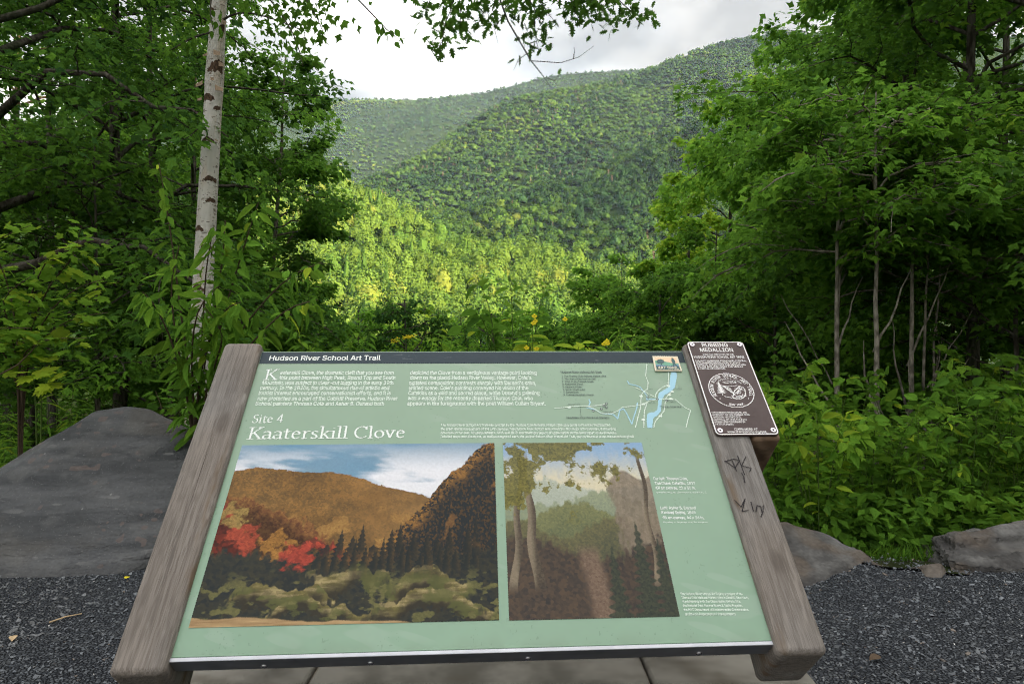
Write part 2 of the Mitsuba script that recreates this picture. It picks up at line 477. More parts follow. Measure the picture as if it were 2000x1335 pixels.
# unseen hill behind and right of the viewer, shaped to shade the pull-off
def shading_hill():
    xs, ys = np.linspace(28, 420, 60), np.linspace(-420, 70, 60)
    X, Y = np.meshgrid(xs, ys, indexing='ij')
    s = X * 0.80 - Y * 0.60
    w = X * 0.60 + Y * 0.80
    h = 0.80 * np.clip(s - 42, 0, None)
    top = 80.0
    h = top * (1 - np.exp(-h / top * 1.35))
    h = h * np.clip(1.0 - np.maximum(w - 70, 0) / 150, 0, 1) ** 1.0
    h = h + 6 * (meshkit.fbm(np.stack([X / 30, Y / 30, 0 * X], -1), 3, 8) - 0.5) * (h > 4)
    Z = np.where(h > 0.5, h, -6.0)
    n = len(ys)
    v = np.stack([X, Y, Z], -1).reshape(-1, 3)
    i, j = np.meshgrid(np.arange(len(xs) - 1), np.arange(n - 1), indexing='ij')
    q = np.stack([i * n + j, (i + 1) * n + j, (i + 1) * n + j + 1, i * n + j + 1], -1).reshape(-1, 4)
    return v, np.vstack([q[:, [0, 1, 2]], q[:, [0, 2, 3]]])


structure('shading_hillside', mikit.ply(shading_hill(), 'forest_floor', smooth=True))

# the air of the valley
scene['air'] = {'type': 'homogeneous', 'albedo': rgb(0.94, 0.95, 0.96), 'sigma_t': rgb(0.000032, 0.000044, 0.000067), 'phase': {'type': 'hg', 'g': 0.2}}
scene['haze'] = {'type': 'cube', 'to_world': T().translate([0, 0, 470]).scale([7600, 7600, 680]), 'bsdf': {'type': 'null'}, 'interior': {'type': 'ref', 'id': 'air'}}
labels['haze'] = {'label': 'thin bluish haze in the valley air', 'category': 'haze', 'kind': 'stuff'}
scene['camera']['medium'] = {'type': 'ref', 'id': 'air'}

# ------------------------------------------------------------------ leaves
def rows_leaf(widths, ys, fold=0.06, curl=0.22):
    v, f = [], []
    for y, w in zip(ys, widths):
        z = -curl * y * y
        v += [(-w, y, z + fold * (w > 0.03)), (0, y, z), (w, y, z + fold * (w > 0.03))]
    for i in range(len(ys) - 1):
        a, b = 3 * i, 3 * i + 3
        for k in (0, 1):
            f += [(a + k, a + k + 1, b + k + 1), (a + k, b + k + 1, b + k)]
    return np.array(v, float), np.array(f)


def fan_leaf(outline, centre=(0, 0.35), curl=0.18, fold=-0.10):
    o = np.array(outline, float)
    o = np.vstack([o, (o * [-1, 1])[::-1]]) if o[0, 0] == 0 else o
    keep = [0]
    for i in range(1, len(o)):
        if np.linalg.norm(o[i] - o[keep[-1]]) > 1e-6 and np.linalg.norm(o[i] - o[0]) > 1e-6:
            keep.append(i)
    o = o[keep]
    p = np.vstack([[centre], o])
    z = -curl * (p[:, 1] - 0.3) ** 2 + fold * np.abs(p[:, 0])
    n = len(o)
    i = np.arange(n)
    return np.c_[p, z], np.stack([i * 0, i + 1, (i + 1) % n + 1], 1)


LEAF = {
    'lance': rows_leaf([0.015, 0.13, 0.17, 0.11, 0.0], [0, 0.25, 0.5, 0.76, 1], 0.04, 0.30),
    'ovate': rows_leaf([0.02, 0.27, 0.31, 0.17, 0.0], [0, 0.22, 0.48, 0.78, 1], 0.06, 0.22),
    'blade': rows_leaf([0.010, 0.045, 0.05, 0.03, 0.0], [0, 0.25, 0.5, 0.8, 1], 0.01, 0.55),
    'maple': fan_leaf([(0, 0), (0.18, -0.03), (0.42, 0.06), (0.30, 0.20), (0.55, 0.42), (0.46, 0.50), (0.52, 0.66), (0.22, 0.58), (0.20, 0.80), (0.10, 0.78), (0, 1.0)]),
    'oak': fan_leaf([(0, 0), (0.07, 0.12), (0.26, 0.20), (0.10, 0.30), (0.36, 0.46), (0.13, 0.52), (0.30, 0.74), (0.10, 0.76), (0.12, 0.90), (0, 1.0)], (0, 0.5)),
    'm4': (np.array([(0, 0, 0), (0.50, 0.42, -0.10), (0.20, 0.56, -0.02), (0, 1, -0.16), (-0.20, 0.56, -0.02), (-0.50, 0.42, -0.10)]), np.array([(0, 1, 2), (0, 2, 3), (0, 3, 4), (0, 4, 5)])),
    'd2': (np.array([(0, 0, 0), (0.30, 0.45, 0.08), (0, 1, -0.10), (-0.30, 0.45, 0.08)]), np.array([(0, 1, 2), (0, 2, 3)])),
}


def frames(A, Nn):
    A = unit(A)
    Z = unit(Nn - (Nn * A).sum(-1, keepdims=True) * A)
    X = np.cross(A, Z)
    return X, A, Z


def leaves(kind, P, A, Nn, size, tone, hue):
    tv, tf = LEAF[kind]
    X, Y, Z = frames(A, Nn)
    s = np.broadcast_to(np.asarray(size, float), (len(P),))[:, None, None]
    v = P[:, None] + s * (tv[None, :, 0:1] * X[:, None] + tv[None, :, 1:2] * Y[:, None] + tv[None, :, 2:3] * Z[:, None])
    f = tf[None] + (np.arange(len(P)) * len(tv))[:, None, None]
    uv = np.stack([np.broadcast_to(tone, (len(P),)), np.broadcast_to(hue, (len(P),))], -1)
    return v.reshape(-1, 3), f.reshape(-1, 3), np.repeat(uv, len(tv), 0)


_leaf_ply = {}


def leaf_shape(kind, p, a, n, size, tone, hue):
    """One single leaf as an entry of its own; alike leaves share their mesh."""
    k = (kind, round(min(max(tone, 0), 1) * 4), round(min(max(hue, 0), 1) * 6))
    if k not in _leaf_ply:
        tv, tf = LEAF[kind]
        _leaf_ply[k] = mikit.ply((tv, tf), 'leaf', uv=np.tile([[k[1] / 4, k[2] / 6]], (len(tv), 1)))
    X, Y, Z = frames(np.asarray(a)[None], np.asarray(n)[None])
    m = np.eye(4)
    m[:3, 0], m[:3, 1], m[:3, 2], m[:3, 3] = X[0] * size, Y[0] * size, Z[0] * size, p
    return {**_leaf_ply[k], 'to_world': T(m.tolist())}


# ------------------------------------------------------------------ trees
def wander(r, p0, p1, n, amp):
    t = np.linspace(0, 1, n)[:, None]
    w = np.cumsum(r.normal(0, 1, (n, 3)), 0)
    w -= w[:1]
    w = w - t * w[-1:]
    return np.asarray(p0) + (np.asarray(p1) - p0) * t + w * amp


def along(poly, t):
    i = np.clip(t * (len(poly) - 1), 0, len(poly) - 1.001)
    k = np.floor(i).astype(int)
    return poly[k] + (poly[k + 1] - poly[k]) * (i - k)[:, None], unit(poly[k + 1] - poly[k])


def grow(seed, base, top, r0, crown_lo, radius, n_limb, n_leaf, leaf_kind, leaf, tone, hue, rise=0.35, droop=0.25, flat_=0.55, sub=6,
         profile=None, toward=None, bark='bark', wob=0.03, lobes=0.35, tip_hue=0.0):
    """A tree: tapered trunk, limbs, side branches, and leaves held in sprays along the side branches.
    Returns meshes trunk, limbs, crown as MB."""
    r = rng_of(seed)
    base, top = np.asarray(base, float), np.asarray(top, float)
    Ht = np.linalg.norm(top - base)
    trunk = wander(r, base, top, 12, wob * Ht / 12)
    tr = r0 * np.linspace(1, 0.16, 12) ** 0.9
    tr[0] *= 1.35
    mt, ml, mc = MB(), MB(), MB()
    mt.add(*tube(trunk, tr, 9))
    subs, subw = [], []
    for i in range(n_limb):
        f = crown_lo + (0.98 - crown_lo) * ((i + r.random()) / n_limb)
        p, d = along(trunk, np.array([f]))
        g = (f - crown_lo) / (1 - crown_lo)
        pr = profile(g) if profile else (0.55 + 0.9 * g) * (1.05 - g) * 1.35 + 0.12
        L = radius * pr * r.uniform(0.7, 1.2)
        az = i * 2.399 + r.normal(0, 0.5)
        if toward is not None and r.random() < toward[1]:
            az = toward[0] + r.normal(0, 0.6)
        e = rise * (0.4 + g) + r.normal(0, 0.15)
        dv = np.array([math.cos(az) * math.cos(e), math.sin(az) * math.cos(e), math.sin(e)])
        q = p[0] + dv * L
        limb = wander(r, p[0], q, 7, 0.035 * L)
        limb[:, 2] += 0.10 * L * np.sin(np.linspace(0, np.pi, 7)) - droop * L * 0.4 * np.linspace(0, 1, 7) ** 2
        rr = np.interp(f, np.linspace(0, 1, 12), tr) * 0.55
        ml.add(*tube(limb, np.linspace(max(rr, 0.012), 0.007, 7), 5, cap=False))
        subs.append(limb[3:])
        subw.append(0.5 * L)
        for j in range(sub):
            s = 0.25 + 0.75 * (j + r.random()) / sub
            p2, d2 = along(limb, np.array([s]))
            side = unit(np.cross(d2[0], [0, 0, 1]))
            sd = 1 if j % 2 else -1
            v2 = unit(d2[0] * r.uniform(0.4, 0.9) + sd * side * r.uniform(0.5, 1.0) + [0, 0, r.normal(0.05, 0.2)])
            l2 = L * r.uniform(0.28, 0.52) * (1.1 - 0.45 * s) + 0.15
            b = wander(r, p2[0], p2[0] + v2 * l2, 5, 0.03 * l2)
            b[:, 2] -= droop * l2 * np.linspace(0, 1, 5) ** 2 * 0.6
            ml.add(*tube(b, np.linspace(0.010, 0.003, 5), 3, cap=False))
            subs.append(b)
            subw.append(l2)
    w = np.array(subw) ** 1.25
    lob = 1 + lobes * r.normal(size=len(w))
    w = w * np.clip(lob, 0.15, None)
    cnt = r.multinomial(n_leaf, w / w.sum())
    btone = r.normal(0, 0.10, len(subs))
    P, A, Nn, TT, HH = [], [], [], [], []
    for b, c, L, bt in zip(subs, cnt, subw, btone):
        if c == 0:
            continue
        t = np.clip(r.beta(1.6, 1.1, c) * 1.08, 0, 1)
        p, d = along(b, t)
        side = unit(np.cross(d, [0, 0, 1.0]))
        lat = r.normal(0, 1, c)
        spread = (0.10 + 0.30 * L) * (1.15 - 0.7 * t)
        off = side * (lat * spread * 0.62)[:, None]
        off[:, 2] += r.normal(0, 1, c) * (0.05 + 0.12 * L) * flat_ - np.abs(lat) * spread * 0.12
        P.append(p + off)
        A.append(unit(d * 0.7 + side * np.sign(lat)[:, None] * 0.8 + r.normal(0, 0.35, (c, 3)) + [0, 0, -0.35]))
        Nn.append(unit(np.array([0, 0, 1.0]) + r.normal(0, 0.42, (c, 3))))
        TT.append(np.clip(tone + 0.14 + bt + r.normal(0, 0.15, c), 0, 1.2))
        HH.append(np.clip(hue + bt * 0.6 + r.normal(0, 0.08, c) + tip_hue * t, 0, 1))
    P, A, Nn = np.vstack(P), np.vstack(A), np.vstack(Nn)
    TT, HH = np.concatenate(TT), np.concatenate(HH)
    mc.add(*leaves(leaf_kind, P, A, Nn, leaf * r.uniform(0.7, 1.2, len(P)), TT, HH))
    return mt, ml, mc


def add_tree(name, label, cat, group=None, bark='bark', **kw):
    k = thing(name, label, cat, group)
    mt, ml, mc = grow(bark=bark, **kw)
    part(k, 'trunk', mt.ply(bark, smooth=True))
    part(k, 'limbs', ml.ply(bark, smooth=True))
    part(k, 'crown', mc.ply('leaf'), kind='stuff')
    return k


def stand(u, d, top_v, dx=0.0):
    """Base and top of a tree that stands at bearing u, d metres ahead, and reaches up to row top_v."""
    x = (u - 1000) / F * d
    b = np.array([x, d, float(ground_z(x, d)) - 0.05])
    t = at(u + dx, top_v, d)
    return b, t


def trees_near():
    G1, G2, G3 = 'trees of the dark wood on the left', 'trees in the hollow beyond the sign', 'trees of the wood on the right'
    # u, d, top_v, dx, r0, lo, radius, limbs, leaves, kind, size, tone, hue
    L = [
        ('maple_tree', 'dark maple nearest the left edge, its bare limbs crossing the upper left', -60, 7.4, -620, 40, 0.15, 0.30, 3.8, 30, 15000, 'm4', 0.105, 0.28, 0.36),
        ('maple_tree', 'tall dark maple behind the birch, crown reaching the top of the frame', 225, 10.5, -420, 0, 0.12, 0.22, 3.1, 32, 16000, 'm4', 0.115, 0.30, 0.36),
        ('maple_tree', 'slender dark maple between the birch and the left edge', 110, 13.5, -170, -20, 0.10, 0.16, 3.9, 28, 14000, 'm4', 0.13, 0.34, 0.40),
        ('maple_tree', 'deep shaded maple farthest back in the left wood', 20, 18.0, -60, 20, 0.15, 0.10, 4.8, 28, 12000, 'd2', 0.20, 0.40, 0.48),
        ('maple_tree', 'shaded maple directly behind the birch trunk', 380, 17.0, 20, 0, 0.13, 0.12, 3.8, 26, 12000, 'd2', 0.18, 0.36, 0.42),
        ('maple_tree', 'shaded maple filling the dark gap far left of the birch', 250, 22.0, 60, 0, 0.13, 0.05, 4.8, 26, 10000, 'd2', 0.24, 0.36, 0.42),
        ('maple_tree', 'tall maple with high crown behind the upper left limbs', 330, 13.0, -330, -60, 0.11, 0.40, 2.3, 26, 11000, 'm4', 0.125, 0.30, 0.38),
        ('understory_tree', 'low leafy tree under the dark maples at far left', 60, 9.5, 360, 10, 0.05, 0.08, 2.3, 20, 7500, 'm4', 0.11, 0.36, 0.46),
        ('understory_tree', 'thin stemmed young tree left of the birch', 197, 8.6, 280, -12, 0.045, 0.36, 1.9, 16, 4600, 'm4', 0.10, 0.34, 0.44),
        ('understory_tree', 'bushy young tree filling the gap right of the birch foot', 470, 11.5, 480, 5, 0.05, 0.06, 1.8, 20, 7500, 'm4', 0.105, 0.48, 0.48),
        ('understory_tree', 'dim young tree behind the foot of the birch', 330, 9.5, 470, 5, 0.05, 0.05, 1.9, 18, 6000, 'm4', 0.105, 0.32, 0.40),
    ]
    for i, (n, lab, u, d, tv, dx, r0, lo, R, nl, nf, kind, sz, tone, hue) in enumerate(L):
        b, t = stand(u, d, tv, dx)
        add_tree(n, lab, 'tree', G1, seed=100 + i, base=b, top=t, r0=r0, crown_lo=lo, radius=R, n_limb=nl, n_leaf=nf, leaf_kind=kind, leaf=sz, tone=tone, hue=hue)
    b, t = stand(498, 13.0, 110, 60)
    add_tree('oak_tree', 'airy oak right of the birch, its crown outlined against the sky', 'tree', seed=130, base=b, top=t, r0=0.075, crown_lo=0.36, radius=1.0, n_limb=30, n_leaf=8500,
             leaf_kind='d2', leaf=0.135, tone=0.42, hue=0.42, droop=0.1, rise=0.45, bark='grey_bark', profile=lambda g: 0.35 + 0.75 * math.sin(math.pi * (0.12 + 0.8 * g)), lobes=0.6, toward=(0.0, 0.15))
    C = [
        ('dense dark green tree low in the hollow, left of centre', 585, 15, 545, 5, 1.5, 8500, 'd2', 0.15, 0.52, 0.48),
        ('feathery tree below the sunlit spur', 700, 21, 605, 0, 1.9, 8500, 'd2', 0.16, 0.58, 0.50),
        ('small dark bushy tree above the header band, left of centre', 790, 11, 585, 0, 1.25, 8000, 'd2', 0.09, 0.22, 0.22),
        ('pale green tree in the middle of the hollow', 900, 19, 620, 0, 2.0, 10000, 'd2', 0.16, 0.62, 0.55),
        ('rounded tree above the yellow flowers', 1020, 27, 598, 0, 2.6, 9000, 'd2', 0.20, 0.60, 0.58),
        ('tree in front of the end of the sunlit spur', 1150, 27, 520, 10, 2.5, 11000, 'd2', 0.18, 0.56, 0.50),
        ('tall hollow tree whose tip meets the far slope', 1215, 25, 505, 0, 2.3, 10000, 'd2', 0.18, 0.56, 0.48),
        ('spreading tree in shade left of the medallion plaque', 1185, 14, 575, 15, 2.0, 11000, 'd2', 0.12, 0.40, 0.42),
        ('shaded tree behind the right end of the header band', 1290, 12, 540, 0, 1.8, 10500, 'd2', 0.115, 0.36, 0.42),
        ('light green tree at the foot of the spur', 830, 38, 600, 0, 3.6, 9500, 'd2', 0.25, 0.62, 0.68),
        ('pale feathery tree in front of the rounded one', 960, 14, 612, 0, 1.7, 8000, 'd2', 0.12, 0.58, 0.52),
        ('grey green tree beside the left beam top', 550, 12, 590, 0, 1.4, 8500, 'd2', 0.115, 0.44, 0.42),
    ]
    for i, (lab, u, d, tv, dx, R, nf, kind, sz, tone, hue) in enumerate(C):
        b, t = stand(u, d, tv, dx)
        add_tree('valley_tree', lab, 'tree', G2, seed=150 + i, base=b, top=t, r0=0.02 * R + 0.03, crown_lo=0.28, radius=R, n_limb=20, n_leaf=nf, leaf_kind=kind, leaf=sz, tone=tone, hue=hue)
    Rr = [
        ('maple_tree', 'yellow green maple at the left end of the right wood', 1355, 24, 330, -10, 0.10, 0.10, 2.6, 26, 13500, 'd2', 0.225, 0.80, 0.76),
        ('maple_tree', 'bright maple stepping up in front of the mountain', 1425, 20, 205, 5, 0.11, 0.12, 3.0, 28, 15500, 'd2', 0.20, 0.80, 0.72),
        ('maple_tree', 'maple whose tip covers the mountain top', 1525, 16.5, 125, 10, 0.10, 0.16, 2.8, 28, 16500, 'd2', 0.17, 0.72, 0.64),
        ('maple_tree', 'tall maple at the right end of the sky', 1640, 14, -90, -10, 0.11, 0.18, 2.9, 30, 17000, 'm4', 0.149, 0.68, 0.58),
        ('maple_tree', 'broad green maple above the slender grey trunks', 1755, 11.5, -280, 20, 0.10, 0.25, 3.0, 30, 17000, 'm4', 0.136, 0.54, 0.50),
        ('maple_tree', 'dark maple in the upper right corner', 1900, 9.0, -520, 0, 0.10, 0.30, 3.1, 30, 16000, 'm4', 0.121, 0.34, 0.42),
        ('maple_tree', 'maple just outside the right edge with drooping leafy limbs', 2120, 7.6, -500, 0, 0.14, 0.14, 3.1, 30, 14000, 'm4', 0.115, 0.34, 0.44),
        ('maple_tree', 'deep green maple far back behind the grey trunks', 1690, 19, 60, 0, 0.13, 0.06, 4.0, 28, 13000, 'd2', 0.207, 0.42, 0.44),
        ('maple_tree', 'shaded maple far back near the right edge', 1880, 16, 20, 0, 0.13, 0.04, 3.9, 28, 13000, 'd2', 0.184, 0.34, 0.42),
        ('maple_tree', 'dim maple behind the upper right corner', 1965, 12.5, -330, 0, 0.11, 0.25, 3.2, 26, 10000, 'm4', 0.14, 0.36, 0.44),
        ('understory_tree', 'low bushy tree in front of the right wood', 1400, 13, 450, 0, 0.05, 0.06, 2.1, 20, 9000, 'm4', 0.132, 0.46, 0.46),
        ('understory_tree', 'low shaded tree behind the medallion plaque', 1510, 10.5, 430, 0, 0.05, 0.08, 1.9, 20, 8000, 'm4', 0.121, 0.38, 0.44),
        ('understory_tree', 'leafy young tree at the right edge above the bushes', 1985, 7.2, 330, 0, 0.04, 0.12, 1.5, 18, 5500, 'm4', 0.109, 0.42, 0.5),
        ('understory_tree', 'dim young tree between the two straightest grey trunks', 1670, 12.5, 430, 0, 0.05, 0.04, 2.0, 20, 8000, 'm4', 0.132, 0.28, 0.40),
        ('understory_tree', 'dim young tree under the upper right maples', 1860, 10.5, 400, 0, 0.05, 0.06, 2.0, 20, 7000, 'm4', 0.121, 0.30, 0.42),
    ]
    for i, (n, lab, u, d, tv, dx, r0, lo, R, nl, nf, kind, sz, tone, hue) in enumerate(Rr):
        b, t = stand(u, d, tv, dx)
        add_tree(n, lab, 'tree', G3, seed=200 + i, base=b, top=t, r0=r0, crown_lo=lo, radius=R, n_limb=nl, n_leaf=nf, leaf_kind=kind, leaf=sz, tone=tone, hue=hue)
    S = [
        ('slender grey trunk standing left of the straightest one', 1633, 7.0, 230, 8, 0.036),
        ('straightest slender grey trunk behind the right bushes', 1703, 6.8, 180, 8, 0.036),
        ('slender grey trunk that forks low, right of the straight pair', 1768, 7.2, 220, 12, 0.036),
        ('thinnest of the slender grey trunks, beside the forked one', 1803, 7.3, 300, 20, 0.024),
    ]
    S += [('pale slender trunk leaning over behind the plaque side of the right wood', 1612, 7.6, 330, 30, 0.022), ('thin pale trunk nearest the right edge among the bushes', 1822, 7.5, 330, 10, 0.020)]
    for i, (lab, u, d, tv, dx, r0) in enumerate(S):
        b, t = stand(u, d, tv, dx)
        k = add_tree('sapling', lab, 'tree', 'slender grey trunks on the right', seed=240 + i, base=b, top=t, r0=r0, crown_lo=0.66, radius=1.15, n_limb=14, n_leaf=2300, leaf_kind='m4', leaf=0.105,
                     tone=0.5, hue=0.5, bark='grey_bark', wob=0.05)
        r = rng_of(300 + i)
        mb = MB()
        for q in range(3):
            s = 0.16 + 0.12 * q + r.uniform(0, 0.05)
            p = b + (t - b) * s
            az = r.uniform(0, 6.28)
            e = p + np.array([math.cos(az) * 0.55, math.sin(az) * 0.3, 0.9]) * r.uniform(0.7, 1.2)
            mb.add(*tube(wander(r, p, e, 7, 0.02), np.linspace(r0 * 0.42, 0.004, 7), 5))
        part(k, 'bare_branch', mb.ply('grey_bark', smooth=True))


trees_near()
# ------------------------------------------------------------------ the interpretive sign
SW, SL = 0.9144, 0.631                        # panel between the beams: width, length up the slope
SC = np.array([-0.0636, 1.2654, EYE - 0.2457])
_a, _z = math.radians(44.91), math.radians(3.62)
_R = np.array([[math.cos(_z), -math.sin(_z), 0], [math.sin(_z), math.cos(_z), 0], [0, 0, 1]]) @ np.array([[1, 0, 0], [0, math.cos(_a), -math.sin(_a)], [0, math.sin(_a), math.cos(_a)]])
EX, EY, EN = _R[:, 0], _R[:, 1], _R[:, 2]
SM = np.eye(4)
SM[:3, 0], SM[:3, 1], SM[:3, 2], SM[:3, 3] = EX, EY, EN, SC


def to_sign(v):
    return np.asarray(v) @ _R.T + SC


def spot(u, v, h=0.0):
    """Measured place on the sign (across, up the slope), in metres, of what shows at (u, v), h above the panel face."""
    d = np.array([(u - 1000) / F, 1.0, (667.5 - v) / F])
    e = np.array([0, 0, EYE])
    o = SC + EN * h
    q = e + d * ((o - e) @ EN) / (d @ EN) - o
    return np.array([q @ EX, q @ EY])


def sign_local(p):
    q = [p.x - SC[0], p.y - SC[1], p.z - SC[2]]
    return tuple(q[0] * float(e[0]) + q[1] * float(e[1]) + q[2] * float(e[2]) for e in (EX, EY, EN))


def wood_colour(p, n, uv):
    x, y, z = sign_local(p)
    warp = fbm(x * 9, y * 2.2, z * 9, 2)
    g = fbm(x * 210 + warp * 14, y * 9, z * 210, 4)
    fine = noise(x * 900, y * 60, z * 900)
    c = mix((0.112, 0.102, 0.094), (0.190, 0.176, 0.164), smoothstep(0.25, 0.75, g * 0.55 + fine * 0.45))
    c = c * (0.80 + 0.42 * fbm(x * 16 + 3, y * 8, z * 16, 4))
    crack = smoothstep(0.83, 0.90, noise(x * 190 + warp * 16, y * 3.4, z * 190)) * smoothstep(0.52, 0.7, noise(x * 9, y * 5, 3.3))
    c = mix(c, (0.035, 0.029, 0.025), crack * 0.7)
    pale = smoothstep(0.56, 0.8, fbm(x * 26, y * 11, z * 26, 4)) * smoothstep(0.35, 0.8, noise(x * 260, y * 70, z * 260))
    c = mix(c, (0.30, 0.29, 0.275), pale * 0.75)
    knot = smoothstep(0.020, 0.006, dr.sqrt(dr.square(x + 0.488) + dr.square((y - 0.115) * 0.55))) + smoothstep(0.018, 0.005, dr.sqrt(dr.square(x - 0.505) + dr.square((y + 0.19) * 0.55)))
    c = mix(c, (0.055, 0.045, 0.038), dr.minimum(knot, 1) * 0.45)
    worn = smoothstep(0.50, 0.72, fbm(x * 55, y * 16, z * 55 + 7, 3)) * smoothstep(0.018, 0.004, dr.abs(dr.abs(x) - 0.460))
    c = mix(c, (0.115, 0.080, 0.050), worn * 0.8)
    brown = smoothstep(0.35, 0.65, fbm(x * 5 + 4, y * 3, z * 40, 3))
    return mix(c, c * mi.Color3f(1.03, 0.94, 0.86), brown * 0.7)


def wood_bump(p, n, uv):
    x, y, z = sign_local(p)
    return noise(x * 420, y * 12, z * 420) * 0.6 + noise(x * 160, y * 5, z * 160)


scene['weathered_wood'] = two({'type': 'bumpmap', 'arbitrary': proc(wood_bump, 4e-4), 'scale': 0.0009,
                               'bsdf': {'type': 'principled', 'base_color': proc(wood_colour), 'roughness': 0.75, 'specular': 0.25}})


def fresh_wood_colour(p, n, uv):
    x, y, z = sign_local(p)
    ring = dr.sin((x * 70 + fbm(x * 14, y * 3, z * 14) * 7 + z * 40) * 1.5)
    c = mix((0.14, 0.088, 0.055), (0.24, 0.165, 0.11), 0.5 + 0.5 * ring)
    return mix(c, c * 0.55, smoothstep(0.45, 0.75, fbm(x * 40, y * 12, z * 40, 4)))


scene['brown_wood'] = two({'type': 'principled', 'base_color': proc(fresh_wood_colour), 'roughness': 0.7, 'specular': 0.25})


def panel_colour(p, n, uv):
    x, y, z = sign_local(p)
    c = mix((0.165, 0.270, 0.185), (0.190, 0.280, 0.196), smoothstep(-0.3, 0.3, y))
    d = fbm(x * 6, y * 6, 0, 4)
    speck = smoothstep(0.86, 0.92, noise(x * 330, y * 330, 1.0)) * smoothstep(0.55, 0.7, noise(x * 30, y * 30, 5.0))
    c = c * (0.94 + 0.12 * d)
    rub = smoothstep(0.70, 0.80, noise(x * 24 + y * 60, y * 16 - x * 9, 8.0)) * smoothstep(0.55, 0.7, noise(x * 7, y * 8, 2.0))
    c = mix(c, (0.30, 0.36, 0.31), rub * 0.16)
    c = mix(c, (0.12, 0.15, 0.10), smoothstep(0.030, 0.0, y + 0.3155 + 0.02 * noise(x * 40, 1, 1)) * 0.25)
    return mix(c, c * 0.8, speck)


def coat(col, rough=0.32, spec=0.5):
    return {'type': 'principled', 'base_color': col, 'roughness': rough, 'specular': spec}


scene['panel_green'] = two(coat(proc(panel_colour)))


def header_colour(p, n, uv):
    x, y, z = sign_local(p)
    s = smoothstep(0.80, 0.9, noise(x * 70 + y * 40, y * 500, 2.0)) * smoothstep(0.6, 0.75, noise(x * 20, y * 60, 4.0))
    return mix(mix((0.017, 0.030, 0.040), (0.030, 0.045, 0.056), fbm(x * 9, y * 9)), (0.12, 0.13, 0.14), s * 0.5)


scene['header_navy'] = two(coat(proc(header_colour), 0.45, 0.2))
scene['white_ink'] = two(coat(rgb(0.62, 0.65, 0.62), 0.4))
scene['pale_ink'] = two(coat(rgb(0.56, 0.63, 0.56), 0.4))
scene['dark_ink'] = two(coat(rgb(0.045, 0.075, 0.065), 0.4))
scene['river_ink'] = two(coat(rgb(0.26, 0.46, 0.56), 0.4))
scene['aluminium'] = two({'type': 'principled', 'base_color': proc(lambda p, n, uv: mix((0.30, 0.31, 0.33), (0.46, 0.47, 0.50), fbm(p.x * 40, p.y * 40, p.z * 40, 4))), 'metallic': 0.9, 'roughness': 0.42})
scene['steel'] = two({'type': 'roughconductor', 'material': 'Cr', 'alpha': 0.25})
scene['marker_ink'] = two({'type': 'diffuse', 'reflectance': rgb(0.03, 0.028, 0.03)})


def dabs(x, y, fx, fy, seed):
    """Brush dabs: small cells of their own tone."""
    a_, b_, w_ = voronoi(x * fx + seed, y * fy + 0.5 * fbm(x * 9, y * 9, seed))
    return w_ * 0.7 + 0.3 * fbm(x * fx * 1.7, y * fy * 1.7, seed)


def band(y, top, soft=0.004):
    return smoothstep(-soft, soft, top - y)


